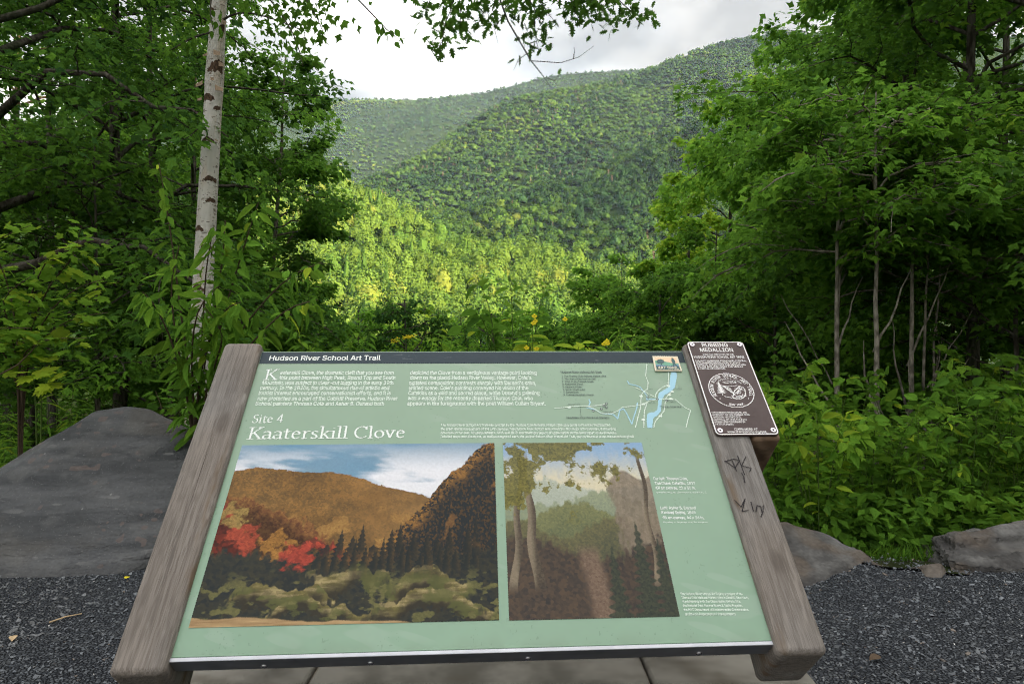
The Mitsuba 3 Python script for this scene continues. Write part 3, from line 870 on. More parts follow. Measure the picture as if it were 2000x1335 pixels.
def landscape_print(p, n, uv):
    """A plain autumn valley: pale sky, russet slopes, rows of dark woods, ochre ground."""
    x, y = uv.x, uv.y
    e = fbm(x * 60, y * 20, 4, 3) - 0.5
    d1, d2, d3 = dabs(x, y, 150, 120, 1.0) * 0.6 + 0.4 * fbm(x * 30, y * 26, 3, 4), dabs(x, y, 70, 60, 5.0), dabs(x, y, 170, 90, 9.0)
    c = mix((0.10, 0.22, 0.33), (0.17, 0.25, 0.32), fbm(x * 4, y * 12, 1, 4))
    cl = smoothstep(0.45, 0.62, fbm(x * 3 + y * 3, y * 7, 2, 5) + 0.5 * (x - 0.42))
    c = mix(c, (0.60, 0.60, 0.63), cl * smoothstep(1.04, 0.80, y))
    h1 = 0.84 - 0.50 * dr.square(x - 0.12) + 0.010 * dr.sin(x * 19) + 0.008 * e
    s1 = mix((0.085, 0.050, 0.018), (0.21, 0.105, 0.028), smoothstep(0.25, 0.75, d1 * 0.6 + 0.4 * fbm(x * 7, y * 7, 3, 4)))
    s1 = mix(s1, (0.24, 0.135, 0.05), smoothstep(0.3, 0.8, x) * 0.5)
    s1 = s1 * (0.45 + 1.1 * fbm(x * 6 + y * 2, y * 6, 21, 4))
    gold = smoothstep(0.56, 0.68, fbm(x * 19, y * 15, 23, 4)) * smoothstep(0.75, 0.45, y)
    s1 = mix(s1, mix((0.16, 0.065, 0.018), (0.36, 0.21, 0.060), d1), gold * 0.8)
    c = mix(c, s1, band(y, h1 + 0.012 * (d2 - 0.5)))
    h2 = 0.34 + 0.66 * smoothstep(0.50, 1.02, x) + 0.014 * dr.sin(x * 41) + 0.05 * e
    s2 = mix((0.012, 0.016, 0.018), (0.060, 0.034, 0.015), smoothstep(0.45, 0.85, d3))
    s2 = mix(s2, mix((0.10, 0.038, 0.014), (0.26, 0.14, 0.04), d1), smoothstep(0.60, 0.72, fbm(x * 24, y * 15, 27, 4)) * 0.7)
    s2 = mix(s2, (0.25, 0.12, 0.028), smoothstep(0.20, 0.0, h2 - y + 0.05 * d2) * smoothstep(0.35, 0.7, d1))
    c = mix(c, s2, band(y, h2, 0.006))
    for k, (lv, amp, fr, ph, ca, cb) in enumerate(((0.66, 0.06, 6, 0.5, (0.10, 0.035, 0.014), (0.22, 0.10, 0.03)), (0.54, 0.12, 15, 2.0, (0.11, 0.022, 0.014), (0.34, 0.050, 0.026)),
                                                   (0.40, 0.04, 11, 4.0, (0.020, 0.022, 0.016), (0.15, 0.075, 0.022)))):
        top = lv - 0.62 * x * (1 if k < 2 else 0.35) + amp * dr.sin(x * fr + ph) + 0.10 * e
        dd = d2 if k == 1 else d1
        c = mix(c, mix(ca, cb, smoothstep(0.2, 0.85, dd)) * (0.35 + 0.65 * smoothstep(0.10, 0.0, top - y)), band(y, top, 0.012))
    c = mix(c, mix((0.010, 0.015, 0.018), (0.034, 0.032, 0.020), d2), band(y, 0.33 + 0.03 * dr.sin(x * 7 + 1) + 0.09 * e, 0.02))
    for k, (lv, x0, x1, th, ph) in enumerate(((0.275, 0.36, 0.66, 0.13, 0.3), (0.245, 0.62, 0.93, 0.15, 2.1), (0.20, 0.10, 0.46, 0.11, 4.4), (0.13, 0.55, 1.02, 0.10, 1.2), (0.115, 0.22, 0.60, 0.07, 3.1))):
        m_ = (x - x0) / (x1 - x0)
        step_ = m_ + 0.5 * fbm(m_ * 6, ph, k, 4)
        top = lv + 0.035 * dr.sin(step_ * 9 + ph) - 0.16 * dr.square(m_ - 0.45) * (1 + ph * 0.3) + 0.03 * e
        dep = (top - y) / th
        lit = smoothstep(0.75, 0.0, dep + 0.5 * (fbm(m_ * 6, y * 30, k, 4) - 0.5))
        st = mix((0.026, 0.022, 0.014), mix((0.15, 0.125, 0.040), (0.34, 0.27, 0.125), smoothstep(0.35, 0.7, fbm(x * 16, y * 60, k, 4))), lit * (0.45 + 0.55 * d2))
        st = mix(st, (0.075, 0.080, 0.024), smoothstep(0.52, 0.62, fbm(x * 14, y * 18, k + 5, 4)) * 0.8)
        c = mix(c, st, band(y, top) * smoothstep(0.0, 0.10, m_ + 0.35 * e) * smoothstep(1.0, 0.85, m_ + 0.35 * e) * smoothstep(1.1, 0.8, dep + 0.7 * (d1 - 0.5)))
    for k, (n_, base_, hh) in enumerate(((22.0, 0.37, 0.15), (31.0, 0.31, 0.11))):
        ci = dr.floor(x * n_)
        f_ = x * n_ - ci - 0.5 + 0.55 * (cell_rand(ci, k, 8) - 0.5)
        tip = hh * (0.10 + 1.1 * cell_rand(ci, k, 3)) * smoothstep(0.30, 0.55, x)
        w_ = dr.abs(f_) * 2 - (base_ + tip - y) / (tip + 1e-3) * (0.75 + 0.25 * dr.sin(y * 260))
        fir = smoothstep(0.10, -0.05, w_) * smoothstep(base_ - 0.12, base_, y) * smoothstep(0.22, 0.42, x) * smoothstep(0.98, 0.9, x)
        c = mix(c, mix((0.010, 0.014, 0.014), (0.070, 0.045, 0.018), d1 * smoothstep(-0.2, 0.5, f_)), fir * 0.92)
    for k, (bx_, by_) in enumerate(((0.10, 0.44), (0.22, 0.40), (0.30, 0.33), (0.05, 0.56))):
        q = dr.square((x - bx_) / 0.060) + dr.square((y - by_) / 0.075)
        m_ = smoothstep(1.2, 0.5, q + 3.4 * (fbm(x * 40, y * 34, k + 30, 4) - 0.5))
        cc = ((0.36, 0.060, 0.030), (0.34, 0.16, 0.035), (0.38, 0.050, 0.030), (0.30, 0.20, 0.060))[k]
        c = mix(c, mi.Color3f(cc) * (0.30 + 0.9 * d1), m_ * 0.85)
    veg = smoothstep(0.60, 0.70, fbm(x * 22, y * 30, 11, 4)) * smoothstep(0.30, 0.16, y)
    c = mix(c, mix((0.06, 0.065, 0.022), (0.17, 0.15, 0.055), d1), veg * 0.8)
    sh = 0.050 + 0.03 * (fbm(x * 12, 1, 1, 3) - 0.5) - 0.07 * x
    c = mix(c, mix((0.17, 0.10, 0.045), (0.42, 0.29, 0.15), fbm(x * 10, y * 90, 6, 4)), band(y, sh))
    return c * (0.93 + 0.14 * fbm(x * 160, y * 130, 3, 2))


def woodland_print(p, n, uv):
    """A plain misty glade: leafy top, pale middle, brown ground."""
    x, y = uv.x, uv.y
    e = fbm(x * 40, y * 26, 4, 3) - 0.5
    d1, d2 = dabs(x, y, 90, 120, 1.0), dabs(x, y, 50, 66, 6.0)
    c = mix((0.50, 0.45, 0.32), (0.20, 0.31, 0.45), smoothstep(0.70, 1.0, y + 0.1 * e))
    for k, (lv, amp, fr, ph, ca, cb) in enumerate(((0.72, 0.04, 7, 0.0, (0.26, 0.29, 0.24), (0.36, 0.38, 0.31)), (0.64, 0.04, 9, 2.0, (0.15, 0.18, 0.13), (0.24, 0.26, 0.16)),
                                                   (0.56, 0.05, 8, 4.2, (0.075, 0.090, 0.050), (0.17, 0.17, 0.070)), (0.46, 0.05, 10, 1.0, (0.045, 0.052, 0.035), (0.13, 0.115, 0.050)))):
        top = lv + amp * dr.sin(x * fr + ph) + 0.07 * e
        c = mix(c, mix(ca, cb, 0.7 * d1 + 0.3 * smoothstep(0.14, 0.0, top - y)), band(y, top, 0.015))
    cliff = mix((0.085, 0.066, 0.050), (0.24, 0.19, 0.14), fbm(x * 50, y * 14, 8, 4) * 0.6 + 0.4 * d2)
    c = mix(c, cliff, smoothstep(0.70, 0.76, x + 0.12 * (y - 0.5) + 0.10 * e) * band(y, 0.78 + 0.03 * dr.sin(x * 25), 0.01) * 0.9)
    g = 0.36 + 0.06 * dr.sin(x * 6 + 1.0) + 0.12 * e
    c = mix(c, mix((0.018, 0.020, 0.023), (0.085, 0.055, 0.034), d2 * 0.7 + 0.3 * fbm(x * 9, y * 12, 2, 4)), band(y, g, 0.03))
    c = mix(c, mix((0.10, 0.065, 0.045), (0.20, 0.135, 0.095), d1), smoothstep(0.09, 0.03, dr.abs(x - 0.52 - 0.16 * (0.3 - y) - 0.03 * e)) * band(y, 0.35, 0.04) * 0.8)
    for tx, tw, sl in ((0.07, 0.020, 0.10), (0.17, 0.026, -0.06), (0.93, 0.014, 0.05)):
        t_ = dr.abs(x - tx - sl * (y - 0.4) - 0.012 * dr.sin(y * 16 + tx * 30)) - tw * (1.3 - 0.7 * y)
        c = mix(c, mix((0.040, 0.030, 0.022), (0.20, 0.16, 0.11), smoothstep(-0.02, 0.02, tx - x) * 0.7 + 0.3 * d1), smoothstep(0.005, 0.0, t_) * smoothstep(0.12, 0.2, y) * smoothstep(0.96, 0.86, y))
    cn = fbm(x * 9, y * 11, 3, 4) + 0.60 * (y - 0.82) + 0.34 * (0.45 - x) + 0.10 * (d1 - 0.5)
    c = mix(c, mix((0.045, 0.046, 0.012), (0.185, 0.160, 0.034), d1), smoothstep(0.50, 0.56, cn) * smoothstep(0.44, 0.60, y) * 0.95)
    for fx, fh in ((0.66, 0.36), (0.84, 0.50), (0.96, 0.40)):
        w_ = 0.20 * (fh - y) * (0.7 + 0.3 * dr.sin(y * 150)) + 0.02 * e
        c = mix(c, mix((0.016, 0.024, 0.022), (0.045, 0.052, 0.030), d1), smoothstep(0.012, 0.0, dr.abs(x - fx) - w_) * band(y, fh) * 0.9)
    return c * (0.93 + 0.14 * fbm(x * 110, y * 150, 3, 2))


scene['landscape_print'] = two(coat(proc(landscape_print), 0.5, 0.15))
scene['woodland_print'] = two(coat(proc(woodland_print), 0.5, 0.15))

sign = thing('information_sign', 'sloping green information panel on grey wooden beams, in the middle of the view', 'sign')


def sput(name, v, f, bsdf, smooth=False, uv=None, label=None, holder=None, kind=None):
    return part(holder or sign, name, mikit.ply((to_sign(v), f), bsdf, smooth=smooth, uv=uv), label, kind)


def bx(x0, x1, y0, y1, z0, z1, r=0.002):
    v, f = rounded_box(x1 - x0, y1 - y0, z1 - z0, r, 3)
    return v + [(x0 + x1) / 2, (y0 + y1) / 2, (z0 + z1) / 2], f


# panel board, header band and metal edging
pv, pf = bx(-SW / 2 - 0.004, SW / 2 + 0.004, -SL / 2, SL / 2 + 0.004, -0.012, 0.0, 0.0012)
panel = sput('panel', pv, pf, 'panel_green', smooth=30)
hb = spot(700, 709.8)[1]
hv, hf = flat(sbox(-SW / 2, hb, SW / 2, SL / 2 + 0.001), 0.0006)
sput('header_band', hv, hf, 'header_navy', label='dark navy band along the top of the panel')
mb = MB()
mb.add(*bx(-SW / 2 - 0.004, SW / 2 + 0.006, -SL / 2 - 0.0075, -SL / 2 - 0.0005, -0.034, 0.0022, 0.0015))
mb.add(*bx(-SW / 2 - 0.004, SW / 2 + 0.006, -SL / 2 - 0.0005, SL / 2, -0.034, -0.0125, 0.0015))
scene_edge = part(sign, 'metal_edging', mikit.ply((to_sign(np.vstack(mb.v)), np.vstack(mb.f)), 'aluminium', smooth=30), 'bright aluminium strip along the lower edge')
for sx in (-0.325, -0.166, 0.075, 0.345):
    c = trimesh.creation.icosphere(subdivisions=2, radius=0.0048)
    v = np.array(c.vertices) * [1, 0.5, 1] + [sx, -SL / 2 - 0.0080, -0.022]
    sput('screw', v, np.array(c.faces), 'steel', smooth=True)

# beams
BH = 0.014                                     # how far the beams stand above the panel face
BT = 0.125
def beam(x0, x1, y0, y1, z0, z1, r, seed):
    m = manifold3d.Manifold.batch_hull([manifold3d.Manifold.sphere(r, 20).translate((a, b, c)) for a in (x0 + r, x1 - r) for b in (y0 + r, y1 - r) for c in (z0 + r, z1 - r)])
    m = m.refine_to_length(0.012).to_mesh()
    v, f = np.array(m.vert_properties[:, :3], float), np.array(m.tri_verts, int)
    n = meshkit.fbm(v * [60, 7, 60], 3, seed)[:, None] - 0.5
    c = v - np.array([(x0 + x1) / 2, 0, (z0 + z1) / 2]) * [1, 0, 1]
    c[:, 1] = 0
    return v + unit(c) * n * 0.0022, f


lx0, lx1 = -SW / 2 - 0.080, -SW / 2 - 0.001
rx0, rx1 = SW / 2 + 0.001, SW / 2 + 0.080
ly0, ly1 = spot(280, 1316, BH)[1], spot(480, 667, BH)[1]
ry0, ry1 = spot(1555, 1276, BH)[1], spot(1390, 668, BH)[1]
sput('beam', *beam(lx0, lx1, ly0, ly1, BH - BT, BH, 0.011, 2), 'weathered_wood', smooth=50, label='grey weathered beam on the left of the panel')
sput('beam', *beam(rx0, rx1, ry0, ry1, BH - BT, BH, 0.011, 3), 'weathered_wood', smooth=50, label='grey weathered beam on the right, scrawled with marker')
# struts that carry the beams, square to the panel, down into the stone base
for cx in (lx0 + 0.045, rx1 - 0.045):
    v, f = bx(cx - 0.04, cx + 0.04, -0.02, 0.10, -0.92, BH - BT - 0.001, 0.006)
    sput('strut', v, f, 'brown_wood', smooth=40)

# ------------------------------------------------------------------ lettering
_glyphs = {}


def words_mesh(text, bold=False):
    """The text as flat sheets, capitals 1 high, from x = 0."""
    k = (text, bold)
    if k not in _glyphs:
        m = meshkit.text_mesh(text, 1.0, 0.05, bold)
        top = m.triangles_center[:, 2] > 0.049
        f = np.asarray(m.faces)[top]
        i, inv = np.unique(f, return_inverse=True)
        _glyphs[k] = (np.asarray(m.vertices)[i][:, :2], inv.reshape(-1, 3))
    return _glyphs[k]


def line_px(mb, text, u0, v0, u1, capx, z, bold=False, v1=None, where=spot, hz=0.0):
    """One line of lettering, baseline from (u0, v0) to (u1, v1) as measured, capitals capx pixels tall."""
    a, b = where(u0, v0, hz), where(u1, v0 if v1 is None else v1, hz)
    h = abs(where((u0 + u1) / 2, v0 - capx, hz)[1] - where((u0 + u1) / 2, v0, hz)[1])
    v, f = words_mesh(text, bold)
    e = unit(b - a)
    x, y = v[:, :1] * np.linalg.norm(b - a) / v[:, 0].max(), v[:, 1:2] * h
    p = a + x * e + y * np.array([-e[1], e[0]])
    mb.add(np.c_[p, np.full(len(p), z)], f)


def lines(name, bsdf, z, rows, label=None, holder=None, **kw):
    mb = MB()
    for r_ in rows:
        line_px(mb, *r_[:4], r_[4], z, *(r_[5:]), **kw)
    return sput(name, np.vstack(mb.v), np.vstack(mb.f), bsdf, label=label, holder=holder)


# a roman hand drawn with a broad nib, for the headings
def arc(cx, cy, rx, ry, a0, a1, n=18):
    a = np.radians(np.linspace(a0, a1, n))
    return np.c_[cx + rx * np.cos(a), cy + ry * np.sin(a)]


def seg(*p):
    return np.array(p, float)


GLYPH = {
    'K': (0.74, [seg((.17, .03), (.17, .97)), seg((.62, .95), (.20, .44)), seg((.31, .56), (.66, .03)), seg((.05, .02), (.30, .02)), seg((.05, .98), (.30, .98)), seg((.52, .98), (.73, .98)), seg((.56, .02), (.78, .02))]),
    'a': (0.52, [np.vstack([arc(.22, .46, .17, .18, 150, 0), seg((.39, .40), (.39, .10)), arc(.46, .10, .07, .08, 180, 300)]), np.vstack([seg((.38, .36)), arc(.20, .18, .145, .16, 95, 265), seg((.24, .03), (.38, .12))])]),
    't': (0.37, [np.vstack([seg((.15, .82), (.15, .16)), arc(.26, .15, .11, .13, 180, 310)]), seg((.02, .61), (.33, .61))]),
    'e': (0.54, [np.vstack([seg((.10, .36), (.44, .40)), arc(.27, .38, .17, .25, 5, 180), arc(.28, .34, .19, .32, 175, 315)])]),
    'r': (0.44, [seg((.14, .03), (.14, .62)), np.vstack([seg((.15, .42)), arc(.33, .40, .17, .23, 165, 70)]), seg((.03, .02), (.27, .02)), seg((.03, .62), (.14, .64))]),
    's': (0.43, [np.vstack([arc(.22, .49, .13, .145, 35, 180), arc(.22, .48, .13, .14, 180, 250), arc(.20, .17, .14, .165, 75, -60), arc(.19, .17, .14, .155, -60, -155)])]),
    'k': (0.58, [seg((.14, .03), (.14, 1.02)), seg((.44, .61), (.17, .31)), seg((.25, .39), (.50, .03)), seg((.03, .02), (.26, .02)), seg((.02, 1.02), (.14, 1.03)), seg((.36, .63), (.52, .63)), seg((.42, .02), (.60, .02))]),
    'i': (0.30, [seg((.14, .03), (.14, .62)), seg((.03, .02), (.26, .02)), seg((.03, .62), (.14, .63)), seg((.135, .86), (.145, .88))]),
    'l': (0.30, [seg((.14, .03), (.14, 1.02)), seg((.03, .02), (.26, .02)), seg((.02, 1.02), (.14, 1.03))]),
    'C': (0.72, [np.vstack([arc(.40, .50, .33, .48, 48, 180), arc(.40, .50, .33, .48, 180, 318)]), seg((.63, .98), (.63, .76))]),
    'o': (0.57, [arc(.28, .33, .21, .30, 0, 361, 30)]),
    'v': (0.52, [seg((.07, .62), (.26, .03)), seg((.43, .62), (.26, .03)), seg((-.01, .63), (.17, .63)), seg((.34, .63), (.51, .63))]),
    'S': (0.55, [np.vstack([arc(.29, .73, .19, .23, 40, 180), arc(.29, .73, .19, .21, 180, 245), arc(.26, .26, .21, .25, 70, -70), arc(.25, .26, .21, .24, -70, -155)])]),
    '4': (0.56, [seg((.38, .03), (.38, .97)), seg((.36, .95), (.05, .29)), seg((.05, .29), (.50, .29))]),
    ' ': (0.26, []),
}


def nib_text(text, w=0.105, thin=0.045):
    a = np.linspace(0, 2 * np.pi, 14, endpoint=False)
    c, s = math.cos(math.radians(24)), math.sin(math.radians(24))
    e = np.c_[w / 2 * np.cos(a), thin / 2 * np.sin(a)]
    nib = np.c_[e[:, 0] * c - e[:, 1] * s, e[:, 0] * s + e[:, 1] * c]
    x, out = 0.0, []
    for ch in text:
        adv, strokes = GLYPH[ch]
        for st in strokes:
            for p, q in zip(st[:-1], st[1:]):
                out.append(affinity.translate(shapely.MultiPoint(np.vstack([nib + p, nib + q])).convex_hull, x, 0))
        x += adv * 1.02
    return unary_union(out).simplify(0.004), x


def heading(mb, text, u0, v0, u1, v1, capx, z):
    g, wd = nib_text(text)
    a, b = spot(u0, v0), spot(u1, v1)
    h = abs(spot((u0 + u1) / 2, v0 - capx)[1] - spot((u0 + u1) / 2, v0)[1])
    v, f = flat(g, 0)
    e = unit(b - a)
    p = a + v[:, :1] * np.linalg.norm(b - a) / v[:, 0].max() * e + v[:, 1:2] * h * np.array([-e[1], e[0]])
    mb.add(np.c_[p, np.full(len(p), z)], f)


mb = MB()
heading(mb, 'Kaaterskill Clove', 481, 857.6, 790, 854.8, 23.0, 0.0008)
sput('title_lettering', np.vstack(mb.v), np.vstack(mb.f), 'white_ink', label='large white title lettering')
mb = MB()
heading(mb, 'Site 4', 491, 826, 552, 825, 16.5, 0.0008)
sput('site_lettering', np.vstack(mb.v), np.vstack(mb.f), 'white_ink')
mb = MB()
heading(mb, 'K', 514, 741.7, 543, 741.4, 20.0, 0.0008)
sput('initial_lettering', np.vstack(mb.v), np.vstack(mb.f), 'white_ink')
lines('header_lettering', 'white_ink', 0.0012, [('Hudson River School Art Trail', 524, 704.2, 743, 9.0, True)], v1=703.4)
lines('body_lettering', 'pale_ink', 0.0008, [
    ('aaterskill Clove, the dramatic cleft that you see from', 546.5, 731.3, 769, 7.2, True), ('this point between High Peak, Round Top and South', 545, 741, 772, 7.2, True),
    ('Mountain, was subject to clear-cut logging in the early 19th', 511, 751, 768, 7.2, True), ('century. In the 1820s, the simultaneous rise of artistic and', 507, 761, 760, 7.2, True),
    ('tourist interest encouraged conservationist efforts, and it is', 504, 771, 763, 7.2, True), ('now protected as a part of the Catskill Preserve. Hudson River', 502, 781.5, 776, 7.2, True),
    ('School painters Thomas Cole and Asher B. Durand both', 498, 791.6, 750, 7.2, True),
    ])
lines('body_lettering', 'pale_ink', 0.0008, [
    ('depicted the Clove from a vertiginous vantage point looking', 800.5, 731.5, 1048, 7.2, True), ('down on the placid Hudson River Valley. However, Cole\u2019s', 800, 741, 1037.5, 7.2, True),
    ('agitated composition contrasts sharply with Durand\u2019s calm,', 798.6, 751.3, 1047, 7.2, True), ('unified scene. Cole\u2019s painting conveyed his vision of the', 797.7, 761, 1032, 7.2, True),
    ('Catskills as a wild and sacred place, while Durand\u2019s painting', 796.7, 771, 1053.6, 7.2, True), ('was a eulogy for the recently departed Thomas Cole, who', 795.8, 781, 1041, 7.2, True),
    ('appears in the foreground with the poet William Cullen Bryant.', 794.8, 791.3, 1066, 7.2, True)])
lines('trail_lettering', 'pale_ink', 0.0008, [
    ('The Hudson River School Art Trail was created by the Thomas Cole National Historic Site as a guide to the sites that inspired', 860.8, 832, 1192, 4.6, True),
    ('the great landscape painters of the 19th century. The Hudson River School was America\u2019s first major art movement, dominating', 860.6, 839.5, 1202.4, 4.6, True),
    ('American art for over 50 years between 1825 and 1875 and creating a legacy of appreciation for the landscape\u2019s natural beauty.', 860.4, 847, 1204, 4.6, True),
    ('Detailed maps and directions, as well as images of each site on the Hudson River School Art Trail, can be found at www.thomascole.org/trail', 860.2, 854.5, 1239, 4.6, True)])
lines('caption_lettering', 'white_ink', 0.0008, [
    ('Far left: Thomas Cole,', 1276.5, 937, 1343, 5.4, True), ('The Clove, Catskills, 1827', 1279, 946, 1357.6, 5.4, True), ('Oil on canvas, 25 x 33 in.', 1281, 955.2, 1359, 5.4, True),
    ('New Britain Museum of American Art, New Britain, CT', 1282.6, 962.4, 1380, 2.6),
    ])
lines('caption_lettering', 'white_ink', 0.0008, [
    ('Left: Asher B. Durand', 1290, 994, 1359, 5.4, True), ('Kindred Spirits, 1849', 1292, 1003, 1359, 5.4, True), ('Oil on canvas, 44 x 36 in.', 1294.5, 1013, 1375.6, 5.4, True),
    ('Courtesy of the museum of American art', 1296, 1020.6, 1382.5, 2.6)])
lines('credit_lettering', 'pale_ink', 0.0008, [
    ('The Hudson River School Art Trail is a project of the', 1328.6, 1161.5, 1450.6, 4.6, True), ('Thomas Cole National Historic Site in Catskill, New York,', 1331, 1168.6, 1461.5, 4.6, True),
    ('in partnership with the Olana State Historic Site,', 1332.5, 1176, 1447, 4.6, True), ('the National Park Service Rivers & Trails Program,', 1334, 1184, 1450, 4.6, True),
    ('the NYS Department of Environmental Conservation', 1335.6, 1192, 1461.5, 4.6, True), ('and the US Department of Transportation.', 1338, 1200.6, 1438, 4.6, True)])


def mp(x, y):
    return 1060 + x / 6.25, 670 + y / 6.25


def mrow(text, x0, y0, x1, cap, bold=False):
    a, b = mp(x0, y0), mp(x1, y0)
    return (text, a[0], a[1], b[0], cap / 6.25, bold)


lines('map_lettering', 'dark_ink', 0.0014, [
    mrow('Hudson River School Art Trail', 218, 367, 718, 24, True),
    mrow('1. The Thomas Cole National Historic Site', 228, 413, 773, 18, True), mrow('2. The Olana State Historic Site', 231, 446, 645, 18, True), mrow('3. View on the Catskill Creek', 234, 478, 620, 18, True),
    mrow('4. Kaaterskill Clove', 238, 510, 490, 18, True), mrow('5. Kaaterskill Falls', 241, 543, 483, 18, True), mrow('6. North-South Lake', 244, 576, 517, 18, True),
    mrow('7. Sunset Rock', 249, 607, 440, 18, True), mrow('8. Catskill Mountain House', 252, 640, 622, 18, True),
    mrow('Mountain Top Historical Society', 290, 920, 808, 22, True), mrow('Thomas Cole Site', 1425, 787, 1693, 19, True), mrow('Olana', 1533, 724, 1622, 19),
    mrow('Catskill', 1290, 738, 1373, 17), mrow('Hudson', 1608, 565, 1700, 16), mrow('Palenville', 738, 848, 858, 17), mrow('Haines Falls', 308, 755, 455, 15), mrow('Leeds', 1285, 569, 1345, 13)])


def map_line(pts, w):
    q = [spot(*mp(*p)) for p in pts]
    return LineString(q).buffer(w, quad_segs=3, cap_style='round')


river = Polygon([spot(*mp(*p)) for p in [(1570, 358), (1625, 358), (1636, 395), (1618, 500), (1605, 545), (1560, 590), (1480, 635), (1452, 690), (1442, 770), (1438, 830), (1400, 875), (1345, 915), (1332, 1030), (1280, 1030),
                                         (1272, 960), (1275, 870), (1310, 850), (1360, 845), (1400, 815), (1412, 740), (1408, 670), (1420, 610), (1470, 580), (1530, 545), (1550, 500), (1556, 420)]])
creeks = unary_union([map_line(p, 0.0011) for p in [[(1035, 465), (1055, 500), (1130, 515), (1190, 540), (1230, 590), (1270, 640), (1270, 690), (1330, 680), (1400, 690)], [(565, 690), (580, 720), (560, 770)],
                                                    [(540, 790), (640, 810), (720, 860), (860, 870), (915, 920), (940, 820), (985, 800), (1020, 850), (1085, 985), (1150, 780), (1155, 730)]]])
rv, rf = flat(unary_union([river.buffer(0.0006), creeks]), 0.0007)
sput('map_river', rv, rf, 'river_ink', label='pale blue river of the printed map')
roads = unary_union([map_line(p, 0.00075) for p in [[(1270, 255), (1255, 400), (1285, 480), (1280, 560), (1225, 600), (1200, 640), (1195, 780), (1130, 1030)], [(1535, 358), (1530, 510), (1450, 545), (1400, 590), (1375, 640), (1380, 660)],
                                                    [(145, 795), (240, 790), (330, 775), (540, 770), (620, 800), (720, 860), (840, 862), (920, 825), (970, 785), (1100, 770), (1230, 745), (1300, 705), (1400, 688), (1480, 685), (1620, 690), (1740, 790), (1805, 820), (1780, 900), (1750, 1025)],
                                                    [(1130, 545), (1230, 585), (1320, 635), (1380, 665)], [(1275, 720), (1240, 830), (1232, 1030)], [(1500, 690), (1480, 830), (1440, 880), (1370, 960), (1355, 1030)], [(1500, 680), (1545, 620), (1580, 590)], [(550, 770), (700, 760), (780, 735)]]])
shields = unary_union([affinity.scale(Point(*spot(*mp(*p))).buffer(0.0026), 1.5, 1) for p in [(322, 785), (1200, 648), (1228, 746), (1535, 525), (1580, 593), (1545, 632), (1560, 680), (1435, 890), (1225, 935)]])
rv, rf = flat(unary_union([roads, shields]), 0.0010)
sput('map_roads', rv, rf, 'pale_ink')
dots = [Point(*spot(*mp(*p))).buffer(0.0028) for p in [(615, 828), (715, 803), (747, 763), (777, 740), (777, 785), (1282, 660), (1400, 687), (1510, 702)]]
rv, rf = flat(unary_union(dots), 0.0013)
sput('map_marker', rv, rf, 'dark_ink', kind='stuff')
rv, rf = flat(unary_union([map_line([(455, 775), (468, 895)], 0.0004)]), 0.0012)
sput('map_pointer', rv, rf, 'dark_ink')
lines('map_numbers', 'white_ink', 0.0016, [(n, *mp(x - 5, y + 9), mp(x + 5, y)[0], 2.8, True) for n, x, y in [('4', 615, 828), ('5', 715, 803), ('6', 747, 763), ('8', 777, 740), ('7', 777, 785), ('3', 1282, 660), ('1', 1400, 687), ('2', 1510, 702)]])


def quad_print(name, corners, bsdf, label, z=0.0009):
    q = np.array([spot(*c) for c in corners])              # lower left, lower right, upper right, upper left
    n = 9
    s, t = np.meshgrid(np.linspace(0, 1, n), np.linspace(0, 1, n), indexing='xy')
    s, t = s.ravel()[:, None], t.ravel()[:, None]
    p = q[0] * (1 - s) * (1 - t) + q[1] * s * (1 - t) + q[2] * s * t + q[3] * (1 - s) * t
    i, j = np.meshgrid(np.arange(n - 1), np.arange(n - 1), indexing='ij')
    k = (i * n + j).ravel()
    f = np.vstack([np.stack([k, k + 1, k + n + 1], 1), np.stack([k, k + n + 1, k + n], 1)])
    sput(name, np.c_[p, np.full(len(p), z)], f, bsdf, uv=np.c_[s, t], label=label)


quad_print('autumn_print', [(368.5, 1225.5), (974.8, 1210.5), (965.4, 865), (473, 869.5)], 'landscape_print', 'printed autumn mountain landscape in russet and dark green')
quad_print('woodland_print', [(994.5, 1211), (1327.5, 1203), (1253, 864), (982, 865)], 'woodland_print', 'printed misty woodland scene in olive and brown')

# the little trail emblem in the upper right corner of the panel
emb = np.array([spot(*c) for c in [(1279, 726), (1331.5, 726.3), (1322.4, 698), (1273.6, 697.2)]])


def on_emblem(x, y):
    x, y = np.asarray(x, float), np.asarray(y, float)
    return emb[0] * ((1 - x) * (1 - y))[..., None] + emb[1] * (x * (1 - y))[..., None] + emb[2] * (x * y)[..., None] + emb[3] * ((1 - x) * y)[..., None]


def emblem_sheet(pts):
    p = np.array(pts, float)
    return Polygon(on_emblem(p[:, 0], p[:, 1])).buffer(0)


